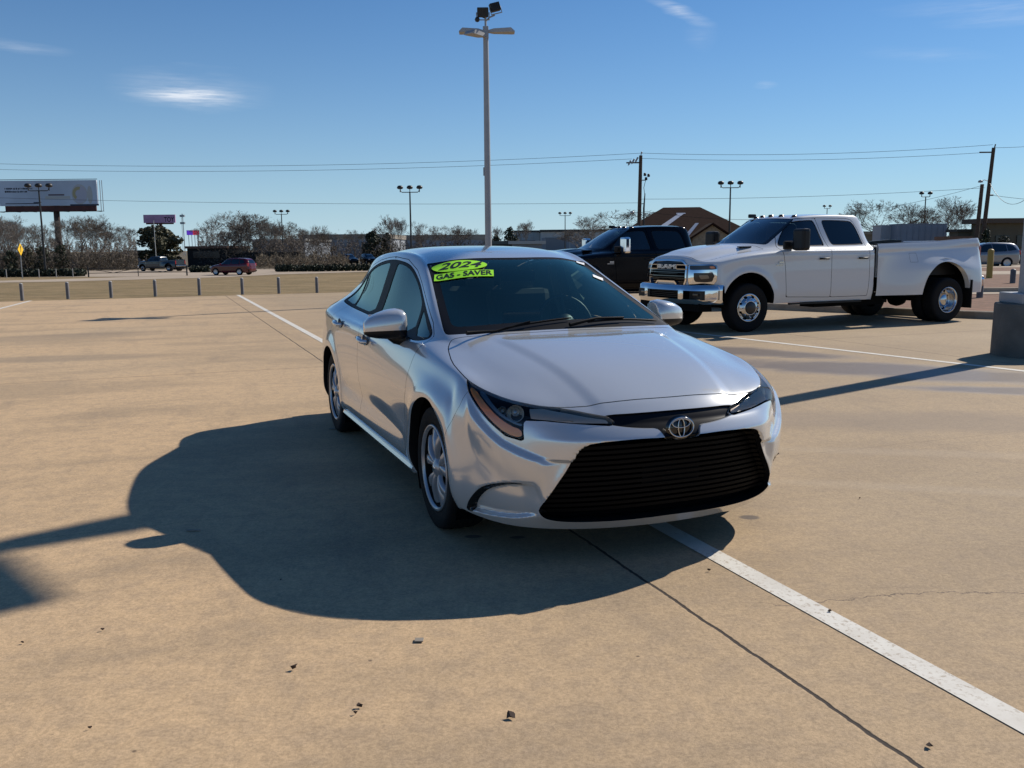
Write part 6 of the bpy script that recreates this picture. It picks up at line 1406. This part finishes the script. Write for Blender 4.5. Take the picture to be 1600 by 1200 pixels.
def tree_protos():
    out = []
    for k, (sd_, sp, up) in enumerate([(11, .62, .20), (23, .72, .16), (5, .50, .34), (42, .80, .12), (77, .42, .40), (91, .66, .22)]):
        tubes, rib, s = bare_tree_geo(sd_, sp, 7, up)
        tb = MB()
        for a, e, ra, rb, lv in tubes: tb.tube([a * s, e * s], [ra * s, rb * s], 6, cap=False)
        vs = []; fs = []; rr = random.Random(k)
        for a, e, ra, rb, lv in rib:
            d = (e - a).normalized(); w = max(ra, .0017) * s * .85
            if lv <= 3:
                n = d.orthogonal().normalized(); m_ = d.cross(n)
                b = len(vs)
                for p, q in ((a, 1), (e, .8)):
                    for t in range(3): th = 2 * math.pi * t / 3; vs.append(p * s + (n * math.cos(th) + m_ * math.sin(th)) * w * q)
                fs += [(b + t, b + (t + 1) % 3, b + 3 + (t + 1) % 3, b + 3 + t) for t in range(3)]
            else:
                n = d.cross(Vector((rr.gauss(0, 1), rr.gauss(0, 1), rr.gauss(0, 1)))).normalized(); b = len(vs); vs += [a * s - n * w, a * s + n * w, e * s + n * w * .5, e * s - n * w * .5]; fs.append((b, b + 1, b + 2, b + 3))
        me = bpy.data.meshes.new('crown'); me.from_pydata([tuple(v) for v in vs], [], fs); me.update()
        mt = bpy.data.meshes.new('trunk'); mt.from_pydata([tuple(v) for v in tb.v], [], tb.f); mt.polygons.foreach_set('use_smooth', [True] * len(tb.f)); mt.update()
        me.materials.append(TWIG if k % 2 == 0 else TWIG2); mt.materials.append(BARK); out.append((mt, me))
    return out
def leaf_geo(seed, blobs, n, size, flat=1.0):
    """leaf-sized faces scattered through lobes (cx, cy, cz, rx, ry, rz)"""
    r = np.random.default_rng(seed); vs = []; fs = []; vol = np.array([b[3] * b[4] * b[5] for b in blobs]) ** .67; vol = vol / vol.sum()
    for bl, f in zip(blobs, vol):
        k = max(8, int(n * f)); d = r.normal(size=(k, 3)); d /= np.linalg.norm(d, axis=1, keepdims=True); rad = r.uniform(.45, 1.0, k) ** .5 * (1 + r.normal(0, .06, k)); c = np.array(bl[:3]) + d * rad[:, None] * np.array(bl[3:6])
        n1 = r.normal(size=(k, 3)) + d * .8; n1 /= np.linalg.norm(n1, axis=1, keepdims=True); a = np.cross(n1, r.normal(size=(k, 3))); a /= np.linalg.norm(a, axis=1, keepdims=True); b_ = np.cross(n1, a); s = size * r.uniform(.6, 1.4, k)[:, None]
        for p, x, y, q in zip(c, a, b_, s):
            i = len(vs); vs += [p - x * q, p + y * q * .6, p + x * q, p - y * q * .6]; fs.append((i, i + 1, i + 2, i + 3))
    return vs, fs
def build_plants():
    P = tree_protos(); rr = random.Random(12)
    def tree(k, u, D, vtop, sx, label, group=None, ub=None):
        c = at(u, 385, D); g = gz(c[0], c[1]) if D < 200 else -1.03; h = at(u, vtop, D)[2] - g
        t = thing('bare_tree', label, 'tree', (c[0], c[1], g), rr.uniform(0, 6.28), group); t.scale = (h * sx * 1.25, h * sx * 1.25, h)
        link('trunk', P[k][0], None, t); link('crown', P[k][1], None, t)
    GL, GM = 'leafless trees of the left thicket', 'leafless trees of the middle thicket'
    near_left = [(2, 120, 332), (22, 132, 340), (40, 118, 345), (55, 150, 348), (108, 135, 336), (125, 128, 335), (140, 140, 333), (160, 132, 337), (178, 150, 345), (196, 165, 352), (12, 160, 338), (-12, 130, 330), (70, 165, 350)]
    for i, (u, D, v) in enumerate(near_left):
        side = 'left of' if u < 84 else 'right of'; 
        lab = 'leafless grey brown tree of the dense thicket ' + side + ' the big billboard column'
        tree(i % 6, u, D, v, .85, lab, GL + (' left of the column' if u < 84 else ' right of the column'))
    big = [(3, 352, 140, 327, 1.35, 'largest round bare tree, above the red SUV'), (0, 330, 150, 336, 1.0, 'bare tree just right of the tiny lit billboard'), (1, 392, 145, 334, 1.0, 'bare tree between the big round one and the thin lamp post')]
    for a in big: tree(*a)
    for i, (u, D, v) in enumerate([(372, 160, 338), (412, 150, 343), (428, 140, 341), (455, 150, 345), (470, 160, 352), (490, 150, 350), (505, 165, 356), (520, 170, 362), (432, 165, 350)]):
        tree((i + 2) % 6, u, D, v, .9, 'leafless tree of the brushy thicket around the thin lamp post right of the red SUV', GM)
    for (k, u, D, v, sx, lab) in [(5, 556, 190, 358, .9, 'pale spindly bare tree behind the two dark SUVs'), (2, 612, 150, 333, .8, 'tall slender bare tree left of the dark three-headed lamp post'), (4, 626, 160, 338, .6, 'narrow bare tree touching the lamp post left of the pale pole'), (0, 658, 165, 344, .8, 'bare tree just right of the lamp post left of the pale pole'),
                                  (1, 698, 180, 351, 1.2, 'low wide bare tree left of the tall pale pole, the left of two'), (5, 718, 185, 351, 1.1, 'low wide bare tree nearest the tall pale pole on its left'), (2, 775, 230, 352, .8, 'small far bare tree right beside the tall pale pole'), (4, 822, 170, 342, .7, 'thin upright bare tree in front of the round ended warehouse'),
                                  (3, 948, 120, 326, 1.9, 'broad bare tree behind the black pickup cab'), (0, 925, 130, 334, 1.4, 'bare tree at the left end of the broad one behind the black pickup'), (0, 1022, 125, 326, .9, 'bare tree behind the left slope of the brown roof'),
                                  (3, 1383, 118, 309, 1.15, 'big bare tree behind the short pale container'), (1, 1410, 125, 315, 1.0, 'bare tree above the middle of the containers'), (5, 1472, 120, 306, 1.05, 'big bare tree right of the two-headed lamp post'), (0, 1448, 128, 318, .9, 'bare tree just behind the two-headed lamp post'), (2, 1500, 135, 318, .7, 'bare tree nearest the shorter utility pole')]:
        tree(k, u, D, v, sx, lab)
    def leafy(name, label, u, D, vtop, wpx, m, seed, group=None, squash=1.0, cat='tree', n=2600, size=.22, vbase=None):
        c = at(u, 385, D); g = gz(c[0], c[1]) if D < 200 else -1.03; h = at(u, vtop, D)[2] - g; w = wpx / CAM_F * D / 2; r = random.Random(seed); t = thing(name, label, cat, (c[0], c[1], g), 0, group)
        bl = []; z0 = h * .22
        for k in range(26): a = r.uniform(0, 6.28); zz = h * r.uniform(.16, .84); f = math.sqrt(max(.05, 1 - (zz / h) ** 2.2)); q = r.uniform(.1, .74) * w * f; bl.append((q * math.cos(a), q * math.sin(a), zz, w * r.uniform(.20, .34), w * r.uniform(.20, .34), h * r.uniform(.09, .15)))
        bl.append((0, 0, h * .88, w * .3, w * .3, h * .12)); vs, fs = leaf_geo(seed, bl, n, size); b = MB(); b.add(vs, fs); b.build('crown', m, t)
        b = MB(); b.tube([(0, 0, -.1), (r.uniform(-.1, .1), 0, h * .35), (r.uniform(-.3, .3), .1, h * .7)], [w * .07 + .05, w * .05 + .04, .04], 7)
        for k in range(4): a = r.uniform(0, 6.28); b.tube([(0, 0, h * .25), (w * .5 * math.cos(a), w * .5 * math.sin(a), h * .6)], [.07, .03], 5)
        b.build('trunk', BARK, t)
    leafy('evergreen_tree', 'round olive green tree under the mauve billboard, behind the pickup', 246, 140, 351, 92, OLV, 1, n=5200, size=.24)
    leafy('evergreen_tree', 'dark green dense tree above the two dark SUVs', 583, 165, 360.5, 44, EVG, 2, n=3600); leafy('evergreen_tree', 'brown green round bush tree right of the dark green one', 606, 168, 363, 26, OLV, 3, n=2000)
    leafy('evergreen_tree', 'dark evergreen just right of the tall pale pole', 797, 200, 354, 36, EVG, 4, n=2200); leafy('evergreen_tree', 'low dark evergreen against the tall pale pole', 775, 205, 366, 26, EVG, 5, n=1200)
    leafy('evergreen_tree', 'dark shrub tree left of the billboard column base', 65, 118, 384, 28, EVG, 6, n=1500, size=.17); leafy('evergreen_tree', 'dark shrub tree right of the billboard column base', 97, 118, 382, 30, EVG, 7, n=1700, size=.17)
    leafy('evergreen_tree', 'dark shrub tree behind the left end of the left hedge', 14, 116, 391, 30, EVG, 8, n=1400, size=.17); leafy('evergreen_tree', 'olive shrub tree right of the yellow sign', 42, 119, 385, 22, OLV, 18, n=1000, size=.17)
    leafy('evergreen_tree', 'dark shrub against the tan building by the utility poles', 1541, 84, 357, 26, EVG, 9, n=1200, size=.12); leafy('evergreen_tree', 'low shrub right of the dark one before the tan building', 1566, 86, 368, 40, mat('grey_leaf', (.05, .05, .03), .8), 10, n=1400, size=.11)
    # hedges
    def hedge(label, u0, u1, D0, D1, h, seed, lumps):
        a, e = at(u0, 400, D0), at(u1, 400, D1); t = thing('hedge', label, 'hedge', ((a[0] + e[0]) / 2, (a[1] + e[1]) / 2, gz((a[0] + e[0]) / 2, (a[1] + e[1]) / 2)), 0, 'clipped hedges along the road'); r = random.Random(seed); bl = []; L = math.hypot(e[0] - a[0], e[1] - a[1])
        for k in range(lumps): f = (k + .5) / lumps - .5; bl.append(((e[0] - a[0]) * f, (e[1] - a[1]) * f, h * .48, L / lumps * .62, .75, h * r.uniform(.48, .60)))
        vs, fs = leaf_geo(seed, bl, int(380 * L), .13); b = MB(); b.add(vs, fs); b.build('foliage', HDG, t)
        b = MB(); [b.tube([(q[0], q[1], -.05), (q[0] + .1, q[1], h * .6)], .04, 5) for q in bl]; b.build('stems', BARK, t)
    hedge('long dark hedge at the far left behind the yellow sign', -40, 130, 92, 92, .80, 21, 18); hedge('short dark hedge left of the red SUV', 297, 328, 104, 104, .75, 22, 4); hedge('long dark hedge right of the red SUV, ending behind the sedan', 430, 640, 103, 106, .78, 23, 22)
    # undergrowth of the thickets: one mass each
    def scrub(name, label, u0, u1, D, vtop, m, seed, n, dep=14, size=.17):
        r = np.random.default_rng(seed); vs = []; fs = []; t = None; zt = at(200, vtop, D)[2]
        for k in range(int(n * 1.5)):
            u = r.uniform(u0, u1); d = D + r.uniform(-dep / 2, dep / 2); c = at(u, 400, d); g = gz(c[0], c[1]); h = (zt - g) * (.78 + .12 * math.sin(u * .31) + .10 * math.sin(u * .83 + 1.7)) * r.uniform(.02, 1.0) ** .8 * (1 + .25 * r.normal() * (r.random() < .15)); p = np.array([c[0], c[1], g + h]); s = size * r.uniform(.5, 1.3)
            x = r.normal(size=3); x[2] = abs(x[2]) * 1.1; x /= np.linalg.norm(x); y = np.cross(x, r.normal(size=3)); y /= np.linalg.norm(y); i = len(vs); vs += [p - x * s * 1.6, p + y * s * .16, p + x * s * 1.6, p - y * s * .16]; fs.append((i, i + 1, i + 2, i + 3))
        b = MB(); b.add([tuple(v) for v in vs], fs); o = b.build(name, m); tag(o, label, 'undergrowth', None, 'stuff')
    scrub('undergrowth', 'grey brown brushwood filling the left thicket', -60, 215, 128, 368, TWIG2, 31, 15000, 24)
    scrub('undergrowth', 'dark brushwood low in the left thicket', -60, 215, 122, 390, SCR2, 32, 6000, 16)
    scrub('undergrowth', 'brown brushwood above and right of the red SUV', 310, 475, 144, 362, TWIG2, 33, 12000, 14); scrub('undergrowth', 'tan dry grass and brush behind the right hedge', 400, 545, 126, 396, SCR, 34, 6000, 20)
    scrub('undergrowth', 'dry brush left of the drive', 120, 215, 126, 396, SCR, 35, 3500, 10); scrub('undergrowth', 'brush behind the dark SUVs', 470, 620, 170, 372, TWIG2, 36, 7000, 20)
    scrub('undergrowth', 'far brush line before the middle warehouses', 600, 800, 190, 377, SCR2, 37, 8000, 20); scrub('undergrowth', 'brush behind the containers on the right', 1360, 1540, 130, 366, TWIG2, 38, 6000, 16)
def build_litter():
    LF = mat('dead_leaf', (.05, .03, .02), .9); LF2 = mat('pale_scrap', (.25, .22, .18), .9)
    spots = [(457, 1047, 'dark crumpled leaf in the lower left of the lot, the left one'), (563, 1106, 'dark crumpled leaf below the car shadow, middle one'), (796, 1122, 'dark crumpled leaf nearest the bottom middle of the lot'), (438, 908, 'small dark leaf inside the car shadow edge'), (141, 1140, 'small brown leaf near the bottom left corner'), (1296, 957, 'dark speck on the white bay line'), (1108, 893, 'small leaf beside the white bay line'), (1452, 1168, 'dark leaf between bay line and bottom edge'), (36, 1006, 'tiny dark leaf at the left edge of the lot'), (161, 986, 'tiny dark leaf left of the car shadow'), (556, 1117, 'leaf fragment beside the middle dark leaf'), (1343, 780, 'tiny pebble right of the sedan bumper')]
    for i, (u, v, lab) in enumerate(spots):
        p = gnd(u, v); r = random.Random(i); s = r.uniform(.010, .020) * (1 if i < 3 or i == 7 else .6); vs = [(p[0] + r.uniform(-1, 1) * s, p[1] + r.uniform(-1, 1) * s * .8, .006 + r.uniform(0, .8) * s) for _ in range(7)]
        c = (p[0], p[1], .008 + s * .5); n = len(vs); vs.sort(key=lambda q: math.atan2(q[1] - p[1], q[0] - p[0])); b = MB(); b.add(vs + [c, (p[0], p[1], .003)], [(k, (k + 1) % n, n) for k in range(n)] + [((k + 1) % n, k, n + 1) for k in range(n)]); tag(b.build('fallen_leaf', LF), lab, 'leaf', 'scraps of leaf on the concrete')
    for (u, v, lab, L) in ((302, 830, 'pale thin straw inside the car shadow', .07), (519, 671, 'pale scrap on the ground beside the rear wheel', .05), (655, 1002, 'grey flattened scrap below the car shadow', .032)):
        p = gnd(u, v); b = MB(); b.box((p[0], p[1], .006), (L, .012 if L > .06 else .03, .004), bevel=.0015); tag(b.build('scrap', LF2), lab, 'litter')
build_ground()
make_sedan()
build_trucks()
build_lamps()
build_posts()
build_billboards()
build_buildings()
build_far_vehicles()
build_plants()
build_litter()
